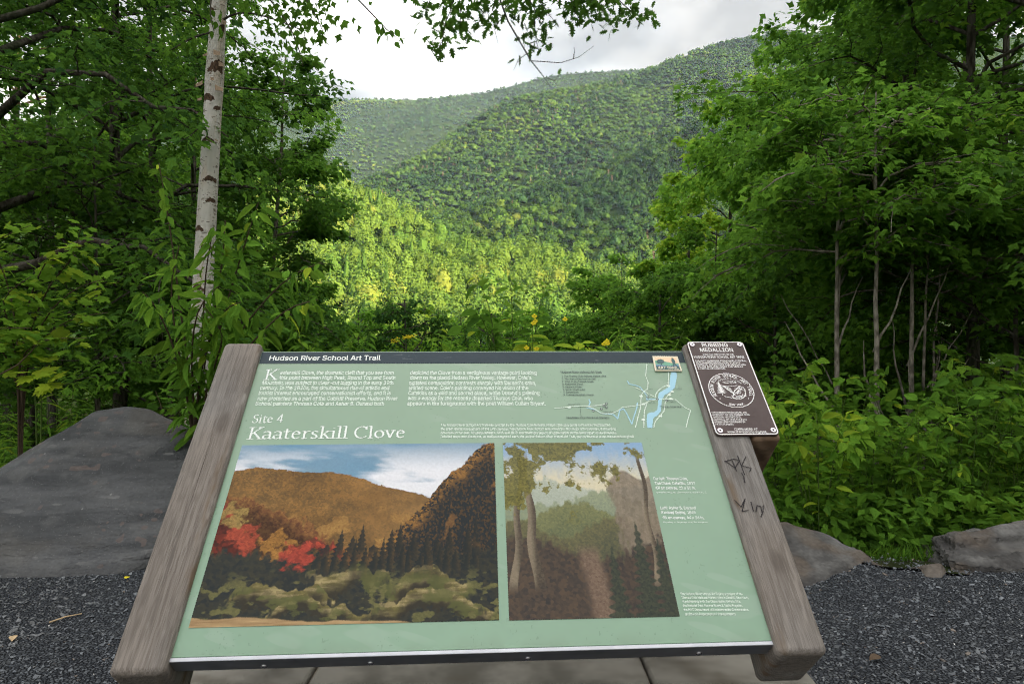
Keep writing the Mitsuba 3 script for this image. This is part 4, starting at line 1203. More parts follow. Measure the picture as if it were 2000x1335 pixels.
for nm, c in (('emblem_cream', (0.62, 0.55, 0.42)), ('emblem_sky', (0.66, 0.47, 0.30)), ('emblem_green', (0.12, 0.30, 0.20)), ('emblem_dark', (0.025, 0.075, 0.075)), ('emblem_blue', (0.09, 0.18, 0.30))):
    scene[nm] = two(coat(rgb(*c), 0.4))
v, f = bx(0, 1, 0, 1, 0, 1, 0.001)
mb = MB()
q = emb
base_v = np.vstack([np.c_[q, np.full(4, 0.0015)], np.c_[q, np.full(4, 0.0040)]])
base_f = np.array([(4, 5, 6), (4, 6, 7), (0, 1, 5), (0, 5, 4), (1, 2, 6), (1, 6, 5), (2, 3, 7), (2, 7, 6), (3, 0, 4), (3, 4, 7)])
embk = sput('emblem', base_v, base_f, 'emblem_cream', label='small printed trail emblem in the upper right corner')
xs = np.linspace(0.06, 0.94, 24)
for nm, b, poly, z in (
        ('sky_shape', 'emblem_sky', [(.06, .28), (.94, .28), (.94, .92), (.06, .92)], .0042),
        ('hill_shape', 'emblem_green', [(.06, .28)] + [(x, .60 + .10 * math.sin(5 * x + .6)) for x in xs] + [(.94, .28)], .0044),
        ('water_shape', 'emblem_blue', [(.06, .28)] + [(x, .36 + .04 * math.sin(9 * x)) for x in xs] + [(.94, .28)], .0046),
        ('tree_shape', 'emblem_dark', [(.24, .36), (.26, .46), (.14, .48), (.10, .60), (.18, .74), (.30, .78), (.40, .70), (.42, .54), (.30, .46), (.31, .36)], .0048),
        ('walker_shape', 'emblem_dark', [(.70, .30), (.73, .45), (.71, .60), (.70, .72), (.73, .78), (.72, .84), (.77, .86), (.81, .83), (.80, .77), (.84, .70), (.83, .58), (.82, .46), (.87, .30), (.82, .30), (.78, .43), (.75, .30)], .0050),
        ('band_shape', 'emblem_dark', [(.06, .06), (.94, .06), (.94, .30), (.06, .30)], .0052)):
    sput(nm, *flat(emblem_sheet(poly), z), b, holder=embk)
mb = MB()
v, f = words_mesh('ART TRAIL', True)
p = on_emblem(.12 + .76 * v[:, 0] / v[:, 0].max(), .10 + .16 * v[:, 1])
mb.add(np.c_[p, np.full(len(p), .0055)], f)
sput('emblem_lettering', np.vstack(mb.v), np.vstack(mb.f), 'emblem_cream', holder=embk)

# marker scrawl on the right beam
def scrawl(strokes):
    z = BH + 0.0016
    return unary_union([LineString([spot(1310 + x / 4.767, 650 + y / 4.767, z) for x, y in s]).buffer(0.0008, quad_segs=3) for s in strokes])


s1 = [[(500, 1195), (590, 1170), (640, 1185), (600, 1255), (510, 1190)], [(575, 1190), (612, 1280)], [(622, 1140), (690, 1320)], [(700, 1150), (660, 1235), (750, 1255), (735, 1290)], [(660, 1300), (680, 1335), (690, 1390)]]
o = lambda x, y: ((1240 + x / 2.934 - 1310) * 4.767, (880 + y / 2.934 - 650) * 4.767)
s2 = [[o(572, 282), o(610, 320), o(632, 272)], [o(632, 272), o(615, 345), o(650, 340)], [o(665, 292), o(680, 345)], [o(695, 345), o(700, 312), o(722, 318), o(728, 350)], [o(735, 312), o(735, 350), o(722, 378)]]
for st in (s1, s2):
    sput('marker_scrawl', *flat(scrawl(st), BH + 0.0016), 'marker_ink', label='black marker letters on the beam')

# ------------------------------------------------------------------ the brown plaque on the right beam
PH = BH + 0.006
plaque = thing('medallion_plaque', 'small brown engraved plaque with round medallion on the right wooden beam', 'plaque')
pc = np.array([spot(*c, PH) for c in [(1399, 849), (1523.6, 848.9), (1451, 665.7), (1339.4, 667)]])
px0, px1 = (pc[0, 0] + pc[3, 0]) / 2, (pc[1, 0] + pc[2, 0]) / 2
py0, py1 = (pc[0, 1] + pc[1, 1]) / 2, (pc[2, 1] + pc[3, 1]) / 2
pw, pl = px1 - px0, py1 - py0


def plaque_colour(p, n, uv):
    x, y, z = sign_local(p)
    return mix((0.052, 0.034, 0.032), (0.075, 0.052, 0.050), fbm(x * 40, y * 40, 0, 4))


scene['plaque_brown'] = two(coat(proc(plaque_colour), 0.45, 0.25))
scene['plaque_white'] = two(coat(rgb(0.66, 0.64, 0.63), 0.45))
hold = lambda *a, **k: sput(*a, holder=plaque, **k)


def rrect(x0, x1, y0, y1, r):
    return sbox(x0 + r, y0 + r, x1 - r, y1 - r).buffer(r, quad_segs=6)


v, f = beam(rx1 + 0.002, px1 + 0.004, py0 - 0.006, py1 + 0.004, BH - BT, BH, 0.009, 5)
hold('mounting_block', v, f, 'brown_wood', smooth=50, label='brown wooden block under the plaque, bolted to the beam')
m = trimesh.creation.extrude_polygon(rrect(px0, px1, py0, py1, 0.010), 0.0042, engine='earcut')
m.apply_translation([0, 0, BH + 0.0015])
hold('plate', np.array(m.vertices), np.array(m.faces), 'plaque_brown')
zt = BH + 0.0015 + 0.0042
ring = rrect(px0 + .0012, px1 - .0012, py0 + .0012, py1 - .0012, .009).difference(rrect(px0 + .0036, px1 - .0036, py0 + .0036, py1 - .0036, .007))
hold('border', *flat(ring, zt + 0.0003), 'plaque_white')
for sx in (px0 + .011, px1 - .011):
    for sy in (py0 + .011, py1 - .011):
        c = trimesh.creation.cylinder(0.0052, 0.002, sections=20)
        hv = np.array(c.vertices) + [sx, sy, zt + 0.001]
        sk = hold('screw', hv, np.array(c.faces), 'steel')
        c2 = trimesh.creation.cylinder(0.0022, 0.0006, sections=6)
        part(sk, 'socket', mikit.ply((to_sign(np.array(c2.vertices) + [sx, sy, zt + 0.0022]), np.array(c2.faces)), 'marker_ink'))


def pq(x, y):
    return 1310 + x / 4.767, 650 + y / 4.767


def prow(text, x0, y0, x1, cap, bold=True):
    a, b = pq(x0, y0), pq(x1, y0)
    return (text, a[0], a[1], b[0], cap / 4.767, bold)


lines('plaque_lettering', 'plaque_white', zt + 0.0004, [
    prow('RUBBING', 290, 128, 536, 32), prow('MEDALLION', 273, 174, 584, 33), prow('VISIT ALL THE STOPS ON THE', 300, 207, 590, 14), prow('HUDSON RIVER SCHOOL ART TRAIL', 217, 234, 692, 20),
    ], holder=plaque, hz=zt)
lines('plaque_lettering', 'plaque_white', zt + 0.0004, [
    prow('COLLECT RUBBINGS FROM EACH OFFICIAL', 228, 267, 705, 14), prow('SITE MARKER MEDALLION. PLACE A', 235, 285, 648, 14), prow('PIECE OF PAPER OVER THE MEDALLION', 241, 303, 698, 14),
    prow('BELOW AND RUB USING THE SIDE OF', 248, 321, 680, 14), prow('A PENCIL OR CRAYON.', 254, 339, 512, 14),
    ], holder=plaque, hz=zt)
lines('plaque_lettering', 'plaque_white', zt + 0.0004, [
    prow('THE RUBBING MEDALLIONS ARE', 380, 746, 712, 14), prow('A PROJECT OF THE THOMAS COLE', 388, 768, 738, 15), prow('NATIONAL HISTORIC SITE,', 395, 790, 660, 15), prow('CATSKILL, NY. 518.943.7465', 402, 812, 708, 15),
    prow('MEDALLIONS DESIGNED BY', 409, 835, 700, 15), prow('PATTI FERRARA', 416, 857, 588, 15), ], holder=plaque, hz=zt)
lines('plaque_lettering', 'plaque_white', zt + 0.0004, [prow('LEARN MORE AT', 592, 905, 812, 20), prow('www.thomascole.org/trail', 530, 928, 895, 17)],
    holder=plaque, hz=zt)

mc_ = spot(*pq(563, 531), zt)
mr = (spot(*pq(774, 531), zt)[0] - spot(*pq(352, 531), zt)[0]) / 2 * 0.98
med = hold('medallion', *flat(Point(*mc_).buffer(mr, quad_segs=16).difference(Point(*mc_).buffer(mr * .965, quad_segs=16)), zt + 0.0004), 'plaque_white', label='round emblem with mountain view and ring of lettering')


def ring_text(mb, text, radius, h, a0, a1, flip=False):
    n = len(text)
    for i, ch in enumerate(text):
        if ch == ' ':
            continue
        t = math.radians(a0 + (a1 - a0) * (i + 0.5) / n)
        v, f = words_mesh(ch, True)
        w = v[:, 0].max()
        q = np.c_[(v[:, 0] - w / 2) * h, (v[:, 1] - (1 if flip else 0)) * h]
        rot = t - math.pi / 2 + (math.pi if flip else 0)
        c, s = math.cos(rot), math.sin(rot)
        p = mc_ + np.array([math.cos(t), math.sin(t)]) * radius + np.c_[q[:, 0] * c - q[:, 1] * s, q[:, 0] * s + q[:, 1] * c]
        mb.add(np.c_[p, np.full(len(p), zt + 0.0005)], f)


mb = MB()
ring_text(mb, 'HUDSON RIVER SCHOOL ART TRAIL', mr * .78, mr * .14, 205, -25)
ring_text(mb, 'KAATERSKILL CLOVE', mr * .63, mr * .075, 148, 32)
ring_text(mb, 'NEW YORK', mr * .80, mr * .10, 248, 292, True)
for a in (218, -38):
    p = mc_ + mr * .80 * np.array([math.cos(math.radians(a)), math.sin(math.radians(a))])
    mb.add(*flat(Point(*p).buffer(mr * .022), zt + .0005))
sput('medallion_lettering', np.vstack(mb.v), np.vstack(mb.f), 'plaque_white', holder=med)
r = rng_of(5)
sk = []
def ml(pts, w=.011):
    return LineString([mc_ + mr * np.array(p) for p in pts]).buffer(mr * w, quad_segs=2)
for y in (.50, .45, .40):
    sk.append(ml([(x, y + .02 * math.sin(9 * x + y * 40)) for x in np.linspace(-.10 - y * .3, .35, 12)], .009))
for i in range(12):                            # the fir on the left
    w = .05 + .017 * i
    y = .42 - .052 * i
    sk.append(Polygon([mc_ + mr * np.array(p) for p in [(-.46 - w, y - .03), (-.46, y + .05), (-.46 + w, y - .03), (-.46, y - .01)]]))
sk.append(ml([(-.46, .45), (-.46, -.30)], .014))
for i in range(7):                             # valley slopes
    sk.append(ml([(-.34 + .05 * i, .26 - .02 * i), (-.20 + .05 * i, .06 - .06 * i), (-.02 + .03 * i, -.14 - .04 * i)], .010))
sk.append(ml([(-.36, .27), (-.1, .20), (.1, .22), (.32, .26), (.48, .22)], .012))
rim = [(.02, -.30), (.10, -.10), (.22, .02), (.34, .14), (.46, .20), (.56, .16), (.62, .04), (.60, -.10), (.56, -.28), (.46, -.42), (.28, -.52), (.08, -.50), (-.06, -.44), (.02, -.30)]
sk.append(ml(rim, .016))
for i in range(46):
    p = np.array([r.uniform(.0, .56), r.uniform(-.48, .14)])
    if Polygon(rim).contains(Point(*p)):
        a = r.uniform(0, 6.3)
        sk.append(ml([p, p + .06 * np.array([math.cos(a), math.sin(a)]), p + .10 * np.array([math.cos(a + .8), math.sin(a + .8)])], .011))
for i in range(10):
    x = -.40 + .05 * i
    sk.append(ml([(x, -.34 - .02 * i), (x + .06, -.40 - .012 * i)], .010))
sput('medallion_drawing', *flat(unary_union(sk), zt + .0005), 'plaque_white', holder=med)

# ------------------------------------------------------------------ stone base under the sign
def stone_colour(p, n, uv):
    g = fbm(p.x * 9, p.y * 9, p.z * 9, 5)
    c = mix((0.095, 0.090, 0.077), (0.19, 0.18, 0.158), smoothstep(0.3, 0.7, g))
    st = smoothstep(0.52, 0.66, fbm(p.x * 4 + 3, p.y * 7, p.z * 3, 4))
    return mix(c, (0.07, 0.06, 0.045), st * 0.7)


scene['base_stone'] = two({'type': 'bumpmap', 'arbitrary': proc(lambda p, n, uv: fbm(p.x * 60, p.y * 60, p.z * 60, 3), 1e-3), 'scale': 0.004, 'bsdf': {'type': 'diffuse', 'reflectance': proc(stone_colour)}})
scene['mortar'] = two({'type': 'diffuse', 'reflectance': proc(lambda p, n, uv: mix((0.20, 0.165, 0.13), (0.33, 0.28, 0.22), fbm(p.x * 50, p.y * 50, p.z * 50)))})
base = thing('stone_base', 'low stone base of flat capstones beneath the sign', 'stone base')
BZ = 0.47


def rough_box(x0, x1, y0, y1, z0, z1, seed, amp=0.006, r=0.012):
    m = manifold3d.Manifold.batch_hull([manifold3d.Manifold.sphere(r, 10).translate((a, b, c)) for a in (x0 + r, x1 - r) for b in (y0 + r, y1 - r) for c in (z0 + r, z1 - r)])
    m = m.refine_to_length(0.07).to_mesh()
    v, f = np.array(m.vert_properties[:, :3], float), np.array(m.tri_verts, int)
    o = np.stack([meshkit.fbm(v * 6, 3, seed + k) - 0.5 for k in range(3)], -1)
    return v + o * amp * 2, f


part(base, 'core', mikit.ply(rough_box(-0.84, 0.70, 1.60, 2.28, -0.10, BZ - 0.02, 3), 'mortar', smooth=40))
for x0, x1, s in ((-0.86, -0.497, 1), (-0.484, 0.327, 2), (0.338, 0.725, 3)):
    part(base, 'capstone', mikit.ply(rough_box(x0, x1, 1.57, 2.31, BZ - 0.07, BZ + 0.002 * s, s), 'base_stone', smooth=40))
# ------------------------------------------------------------------ gravel, boulders
def gravel_bed_colour(p, n, uv):
    a, b, w = voronoi(p.x * 62, p.y * 62)
    a2, b2, w2 = voronoi(p.x * 27 + 5, p.y * 27)
    c = mix((0.030, 0.033, 0.038), (0.080, 0.086, 0.095), w)
    c = mix(c, (0.085, 0.09, 0.095), smoothstep(0.85, 0.95, w2) * 0.6)
    return mix((0.010, 0.010, 0.011), c, smoothstep(0.02, 0.16, b - a))


def gravel_bed_bump(p, n, uv):
    a, b, w = voronoi(p.x * 62, p.y * 62)
    return smoothstep(0.0, 0.3, b - a) * (0.5 + w)


scene['gravel_bed_mat'] = two({'type': 'bumpmap', 'arbitrary': proc(gravel_bed_bump, 1.5e-3), 'scale': 0.012, 'bsdf': {'type': 'diffuse', 'reflectance': proc(gravel_bed_colour)}})


def chip_colour(p, n, uv):
    c = mix((0.042, 0.048, 0.057), (0.145, 0.158, 0.176), uv.x)
    c = mix(c, (0.15, 0.115, 0.09), smoothstep(0.955, 0.97, uv.y) * 0.8)
    c = mix(c, (0.115, 0.112, 0.108), smoothstep(0.50, 0.68, fbm(p.x * 1.3, p.y * 1.3, 2, 3)) * 0.35)
    c = mix(c, (0.55, 0.54, 0.52), smoothstep(0.988, 0.992, uv.y))
    return c * (0.8 + 0.4 * noise(p.x * 120, p.y * 120, p.z * 120))


scene['slate_chip'] = two({'type': 'principled', 'base_color': proc(chip_colour), 'roughness': 0.55, 'specular': 0.5})


def bed_edge(x):
    x = np.asarray(x, float)
    e = np.interp(x, [-7, -3.4, -2.2, -1.2, 0, 1.2, 1.9, 2.6, 3.4, 7], [4.0, 4.0, 4.2, 4.3, 4.3, 4.35, 4.12, 3.98, 4.2, 4.3])
    return e + 0.06 * np.sin(x * 7.3) + 0.04 * np.sin(x * 17.1)


def gravel():
    xs = np.linspace(-6.5, 6.5, 131)
    ts = np.linspace(0, 1, 71)
    X, TT = np.meshgrid(xs, ts, indexing='ij')
    Y = -3.0 + (bed_edge(X) + 3.0) * TT
    Z = 0.004 + 0.045 * (meshkit.fbm(np.stack([X * 1.4, Y * 1.4, 0 * X], -1), 3, 6) - 0.5)
    Z = np.where(TT > 0.985, Z - 0.12, Z)
    n = len(ts)
    v = np.stack([X, Y, Z], -1).reshape(-1, 3)
    i, j = np.meshgrid(np.arange(len(xs) - 1), np.arange(n - 1), indexing='ij')
    q = np.stack([i * n + j, (i + 1) * n + j, (i + 1) * n + j + 1, i * n + j + 1], -1).reshape(-1, 4)
    structure('gravel_bed', mikit.ply((v, np.vstack([q[:, [0, 1, 2]], q[:, [0, 2, 3]]])), 'gravel_bed_mat', smooth=True))
    r = rng_of(77)
    chips = []
    for k in range(14):
        p = r.normal(size=(8, 3))
        p = unit(p) * r.uniform(0.75, 1.1, (8, 1)) * [1.0, 0.72, 0.38]
        h = trimesh.convex.convex_hull(p)
        chips.append((np.array(h.vertices), np.array(h.faces)))
    mb = MB()
    spots = []
    for x0, x1, y0, y1, dens in ((-3.4, -0.9, 2.3, 4.1, 2700), (0.9, 3.6, 2.3, 4.4, 2700), (-6, -3.4, 1.0, 4.4, 160), (3.6, 6, 1.0, 4.4, 160), (-3.4, 3.6, 0.8, 2.3, 160), (-0.9, 0.9, 2.4, 4.3, 200)):
        m = int((x1 - x0) * (y1 - y0) * dens)
        q = np.c_[r.uniform(x0, x1, m), r.uniform(y0, y1, m)]
        spots.append(q[q[:, 1] < bed_edge(q[:, 0]) + 0.04 * r.normal(size=m)])
    q = np.vstack(spots)
    m = len(q)
    z = 0.004 + 0.045 * (meshkit.fbm(np.stack([q[:, 0] * 1.4, q[:, 1] * 1.4, 0 * q[:, 0]], -1), 3, 6) - 0.5)
    s = 0.0053 * np.exp(r.normal(0.12, 0.50, m)).clip(0.4, 3.8)
    which = r.integers(0, 14, m)
    az, ti, tj = r.uniform(0, 6.283, m), r.normal(0, 0.28, m), r.normal(0, 0.28, m)
    t1, t2 = np.clip(r.beta(1.6, 2.0, m) + 0.25 * (meshkit.noise(np.c_[q * 2.2, 0 * z], 4) - 0.5), 0, 1), r.random(m)
    s = np.where(t2 > 0.985, np.minimum(s, 0.006), s)
    for k in range(14):
        w = np.nonzero(which == k)[0]
        v, f = chips[k]
        ca, sa = np.cos(az[w])[:, None], np.sin(az[w])[:, None]
        vx, vy = v[None, :, 0] * ca - v[None, :, 1] * sa, v[None, :, 0] * sa + v[None, :, 1] * ca
        vz = v[None, :, 2] + vx * ti[w][:, None] + vy * tj[w][:, None]
        vv = np.stack([vx, vy, vz], -1) * s[w][:, None, None]
        vv += np.stack([q[w, 0], q[w, 1], z[w] + s[w] * 0.22], -1)[:, None]
        ff = f[None] + (np.arange(len(w)) * len(v))[:, None, None]
        mb.add(vv.reshape(-1, 3), ff.reshape(-1, 3), np.repeat(np.c_[t1[w], t2[w]], len(v), 0))
    scene['gravel'] = mb.ply('slate_chip')
    labels['gravel'] = {'label': 'loose dark grey slate chippings around the sign', 'category': 'gravel', 'kind': 'stuff'}


gravel()


def slate_colour(p, n, uv):
    q = p.x * 0.5 + p.y * 0.4
    lay = fbm(p.x * 3, p.y * 5, p.z * 16, 5)
    c = mix((0.022, 0.024, 0.027), (0.056, 0.058, 0.062), smoothstep(0.3, 0.7, lay))
    c = mix(c, (0.050, 0.046, 0.041), smoothstep(0.52, 0.7, fbm(p.x * 2.2, p.y * 2.2, p.z * 4 + 3, 4)) * 0.7)
    sc = smoothstep(0.80, 0.86, noise(p.x * 9 + p.z * 7, p.y * 9, p.z * 34)) * smoothstep(0.50, 0.62, noise(p.x * 3.1, p.y * 2, p.z * 4))
    c = mix(c, (0.13, 0.13, 0.13), sc * 0.6)
    vein = dr.abs(fbm(p.x * 2.1 + 5, p.y * 2.1, p.z * 3.1, 4) - 0.5)
    c = mix(c, (0.020, 0.020, 0.021), smoothstep(0.007, 0.002, vein) * 0.35)
    dust = smoothstep(0.52, 0.72, fbm(p.x * 6, p.y * 6, p.z * 6, 5))
    c = mix(c, (0.10, 0.10, 0.098), dust * 0.35)
    pale = smoothstep(0.965, 0.985, noise(p.x * 16 - p.z * 12, p.y * 10, p.x * 5 + p.z * 22)) 
    c = mix(c, (0.16, 0.16, 0.158), pale)
    grit = smoothstep(0.78, 0.9, noise(p.x * 150, p.y * 150, p.z * 150))
    c = mix(c, (0.11, 0.11, 0.11), grit * 0.5)
    li = smoothstep(0.72, 0.76, noise(p.x * 26, p.y * 26, p.z * 26)) * smoothstep(0.6, 0.7, noise(p.x * 4, p.y * 4, p.z * 4))
    c = mix(c, (0.10, 0.07, 0.06), li * 0.5)
    c = c * (0.85 + 0.3 * noise(p.x * 90, p.y * 90, p.z * 90))
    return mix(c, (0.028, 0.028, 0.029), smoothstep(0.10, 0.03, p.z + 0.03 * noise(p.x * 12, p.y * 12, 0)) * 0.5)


def slate_bump(p, n, uv):
    return fbm(p.x * 7, p.y * 9, p.z * 42, 4) + 0.25 * noise(p.x * 80, p.y * 80, p.z * 80)


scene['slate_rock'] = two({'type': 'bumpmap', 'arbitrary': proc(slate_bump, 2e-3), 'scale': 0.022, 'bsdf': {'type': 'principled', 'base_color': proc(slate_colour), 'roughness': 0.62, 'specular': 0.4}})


def pale_rock_colour(p, n, uv):
    c = mix((0.055, 0.053, 0.052), (0.135, 0.132, 0.128), smoothstep(0.28, 0.72, fbm(p.x * 5, p.y * 5, p.z * 14, 5)))
    c = mix(c, (0.11, 0.088, 0.07), smoothstep(0.55, 0.72, fbm(p.x * 4 + 9, p.y * 4, p.z * 5, 3)) * 0.6)
    return c * (0.8 + 0.4 * noise(p.x * 70, p.y * 70, p.z * 70))


scene['pale_rock'] = two({'type': 'bumpmap', 'arbitrary': proc(slate_bump, 2e-3), 'scale': 0.020, 'bsdf': {'type': 'diffuse', 'reflectance': proc(pale_rock_colour)}})


def rock(pts, edge, amp, seed, strat=0.0, scale=3.0, it=7):
    h = manifold3d.Manifold.hull_points(np.asarray(pts, float))
    m = h.refine_to_length(edge).to_mesh()
    v, f = np.array(m.vert_properties[:, :3], float), np.array(m.tri_verts, int)
    t = trimesh.Trimesh(v, f, process=True)
    trimesh.smoothing.filter_taubin(t, lamb=0.5, nu=0.45, iterations=it)
    v = np.array(t.vertices)
    nrm = np.array(t.vertex_normals)
    n = meshkit.fbm(v * scale, 5, seed)[:, None] - 0.5
    v = v + nrm * n * amp * 2
    if strat:
        k = np.floor(v[:, 2:3] / strat + 0.7 * meshkit.fbm(v * 2, 3, seed + 2)[:, None] * 2)
        v = v + nrm * ((np.sin(k * 12.9898) * 43758.5) % 1.0 - 0.5) * amp * 0.8
    return v, np.array(t.faces)


def low(u, v):
    """Where the gravel shows at pixel (u, v)."""
    d = EYE / ((v - 667.5) / F)
    return at(u, v, d)


big = [low(-150, 1150) - [0, 0, .1], low(60, 1148) - [0, 0, .1], low(210, 1138) - [0, 0, .1], low(300, 1108) - [0, 0, .1], low(420, 1060) - [0, 0, .1],
       at(-220, 1080, 3.75), at(-170, 1020, 4.25), at(0, 922, 4.4), at(105, 858, 4.5), at(188, 801, 4.6), at(250, 793, 4.62), at(290, 798, 4.62), at(370, 838, 4.6), at(440, 890, 4.5), at(450, 980, 4.35),
       at(-200, 1040, 5.0), at(150, 870, 5.15), at(300, 870, 5.1), at(420, 930, 5.0), [-3.6, 5.0, -.1], [-1.9, 5.0, -.1]]
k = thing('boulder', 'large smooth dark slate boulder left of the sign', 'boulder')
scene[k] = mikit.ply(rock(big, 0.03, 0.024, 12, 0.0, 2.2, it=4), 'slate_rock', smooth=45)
flatr = [low(1490, 1160) - [0, 0, .06], low(1620, 1175) - [0, 0, .07], low(1740, 1150) - [0, 0, .08], at(1500, 1022, 4.15), at(1532, 1018, 4.2), at(1610, 1040, 4.2), at(1680, 1074, 4.05), at(1735, 1110, 3.95), at(1450, 1090, 4.0),
         [1.5, 4.5, -.1], [2.1, 4.4, -.1], at(1540, 1050, 4.5)]
k = thing('flat_rock', 'flat pale grey rock half buried in gravel right of the sign', 'rock')
scene[k] = mikit.ply(rock(flatr, 0.03, 0.020, 22, 0.03, 4, it=2), 'pale_rock', smooth=40)
edge = [low(1842, 1118) - [0, 0, .05], at(1858, 1098, 3.95), low(1935, 1140) - [0, 0, .05], at(1866, 1038, 4.05), at(1905, 1034, 4.15), at(1975, 1030, 4.3), at(2060, 1012, 4.3), at(2120, 1040, 4.2), low(2120, 1120) - [0, 0, .05], at(1960, 1085, 3.95),
        [2.7, 4.6, -.1], [3.6, 4.6, -.1], at(1930, 1060, 4.5)]
k = thing('edge_rock', 'jagged layered grey rock at the right edge of the gravel', 'rock')
scene[k] = mikit.ply(rock(edge, 0.022, 0.045, 32, 0.05, 6, it=1), 'pale_rock', smooth=35)
tiny = [low(1800, 1142) - [0, 0, .02], low(1842, 1146) - [0, 0, .02], low(1850, 1118) - [0, 0, .02], at(1812, 1104, 3.78), at(1836, 1098, 3.8), at(1846, 1108, 3.8), [2.28, 3.95, -.03], [2.42, 3.95, -.03]]
k = thing('small_rock', 'small upright tan stone between the gravel and the jagged rock', 'rock')
scene[k] = mikit.ply(rock(tiny, 0.016, 0.010, 42, 0.0, 14, it=1), 'pale_rock', smooth=40)
mb = MB()
a, b = low(96, 1220), low(160, 1204)
mb.add(*tube([a + [0, 0, .012], (a + b) / 2 + [0, 0, .02], b + [0, 0, .016]], [.004, .0035, .002], 6))
k = thing('dry_twig', 'pale dry twig lying on the gravel below the boulder', 'twig')
scene[k] = mb.ply('dry_straw', smooth=True)
r = rng_of(9)
for i, (u, v, lab) in enumerate([(27, 1250, 'pale curled dead leaf on the gravel at far left'), (245, 1137, 'yellow fallen leaf at the foot of the boulder'), (1718, 1290, 'reddish fallen leaf on the gravel at lower right'),
                                 (1565, 1265, 'small white chip fallen beside the right beam')]):
    k = thing('fallen_leaf', lab, 'fallen leaf')
    tv, tf = LEAF['ovate']
    a = r.uniform(0, 6)
    X, Y, Z = frames(np.array([[math.cos(a), math.sin(a), .1]]), np.array([[.1, -.1, 1.0]]))
    p = low(u, v) + [0, 0, .022]
    scene[k] = mikit.ply((p + (.05, .045, .06, .04)[i] * (tv[:, :1] * X + tv[:, 1:2] * Y + tv[:, 2:] * Z), tf), ('dry_straw', 'yellow_petal', 'brown_stem', 'white_ink')[i])


# ------------------------------------------------------------------ plants
LEAF['lance_b'] = rows_leaf([0.015, 0.10, 0.135, 0.09, 0.0], [0, 0.25, 0.5, 0.76, 1], 0.075, 0.55)
LEAF['ovate_b'] = rows_leaf([0.02, 0.20, 0.25, 0.16, 0.0], [0, 0.22, 0.50, 0.80, 1], 0.13, 0.45)
LEAF['grass_blade'] = rows_leaf([0.03, 0.035, 0.0], [0, 0.5, 1], 0.0, 0.4)


def plant(name, label, cat, stems, kind, size, per, tone, hue, seed, parts=300, group=None, droop=0.45, start=0.2, r0=0.006, stem_bsdf='green_stem', lat=0.0, updown=0.0, nflat=0.45, spread=1.0):
    """Stems given as lists of points; leaves stand alternately along them."""
    k = thing(name, label, cat, group)
    r = rng_of(seed)
    tot, mbs = 0, MB()
    cand = []
    for s in stems:
        s = np.asarray(s, float)
        t = np.linspace(0, 1, len(s))
        tt = np.linspace(0, 1, 12)
        c = np.stack([np.interp(tt, t, s[:, i]) for i in range(3)], 1)
        c[1:-1] = (c[:-2] + 2 * c[1:-1] + c[2:]) / 4
        part(k, 'stem', mikit.ply(tube(c, np.linspace(r0, r0 * 0.3, 12), 5), stem_bsdf, smooth=True))
        for j in range(per):
            f = start + (1 - start) * (j + r.random()) / per
            p, d = along(c, np.array([f]))
            side = unit(np.cross(d[0], [0, 0, 1.0]) + 1e-6) * (1 if j % 2 else -1)
            fore = unit(np.cross(side, d[0]))
            a = unit(side * spread + d[0] * r.uniform(0.2, 0.9) + fore * r.normal(0, 0.7) + np.array([0, 0, -droop]) + r.normal(0, 0.2, 3))
            n = unit(np.array([0, -0.25, 1.0]) + nflat * r.normal(size=3))
            q = p[0] + a * size * 0.12 + (r.normal(0, lat, 3) if lat else 0)
            tn, hu = np.clip(tone + r.normal(0, 0.15) + 0.12 * f, 0, 1), np.clip(hue + r.normal(0, 0.08) + 0.10 * f, 0, 1)
            if r.random() < 0.02:
                hu, tn = 1.0, 1.0
            cand.append((q, a, n, size * r.uniform(0.5, 1.2) * (1.1 - 0.45 * abs(f - 0.5)), tn, hu))
    cand.sort(key=lambda c: -c[3])
    for q, a, n, sz, tn, hu in cand[:parts]:
        part(k, 'leaf', leaf_shape(kind + '_b' if kind + '_b' in LEAF and r.random() < 0.4 else kind, q, a, n, sz, tn, hu))
    rest = cand[parts:]
    if rest:
        Q, A, N_, S, TN, HU = (np.array([c[i] for c in rest]) for i in range(6))
        mb = MB()
        mb.add(*leaves(kind, Q, A, N_, S, TN, HU))
        part(k, 'foliage', mb.ply('leaf'), kind='stuff')
    return k


def fan(base, n, h, spread, seed, lean=(0, 0), bend=0.3):
    """n stems that rise from one foot and lean outwards."""
    r = rng_of(seed)
    out = []
    for i in range(n):
        a = 6.283 * (i + r.random()) / n
        s = spread * r.uniform(0.4, 1.0)
        hh = h * r.uniform(0.7, 1.05)
        e = np.array([math.cos(a) * s + lean[0], math.sin(a) * s + lean[1], hh])
        b = base + np.array([math.cos(a), math.sin(a), 0]) * 0.04
        out.append([b, b + e * [0.25, 0.25, 0.45], b + e * [0.6, 0.6, 0.8], b + e * [1, 1, 1 - bend * 0.3]])
    return out


def foot(u, d, sink=0.03):
    x = (u - 1000) / F * d
    return np.array([x, d, float(ground_z(x, d)) - sink])


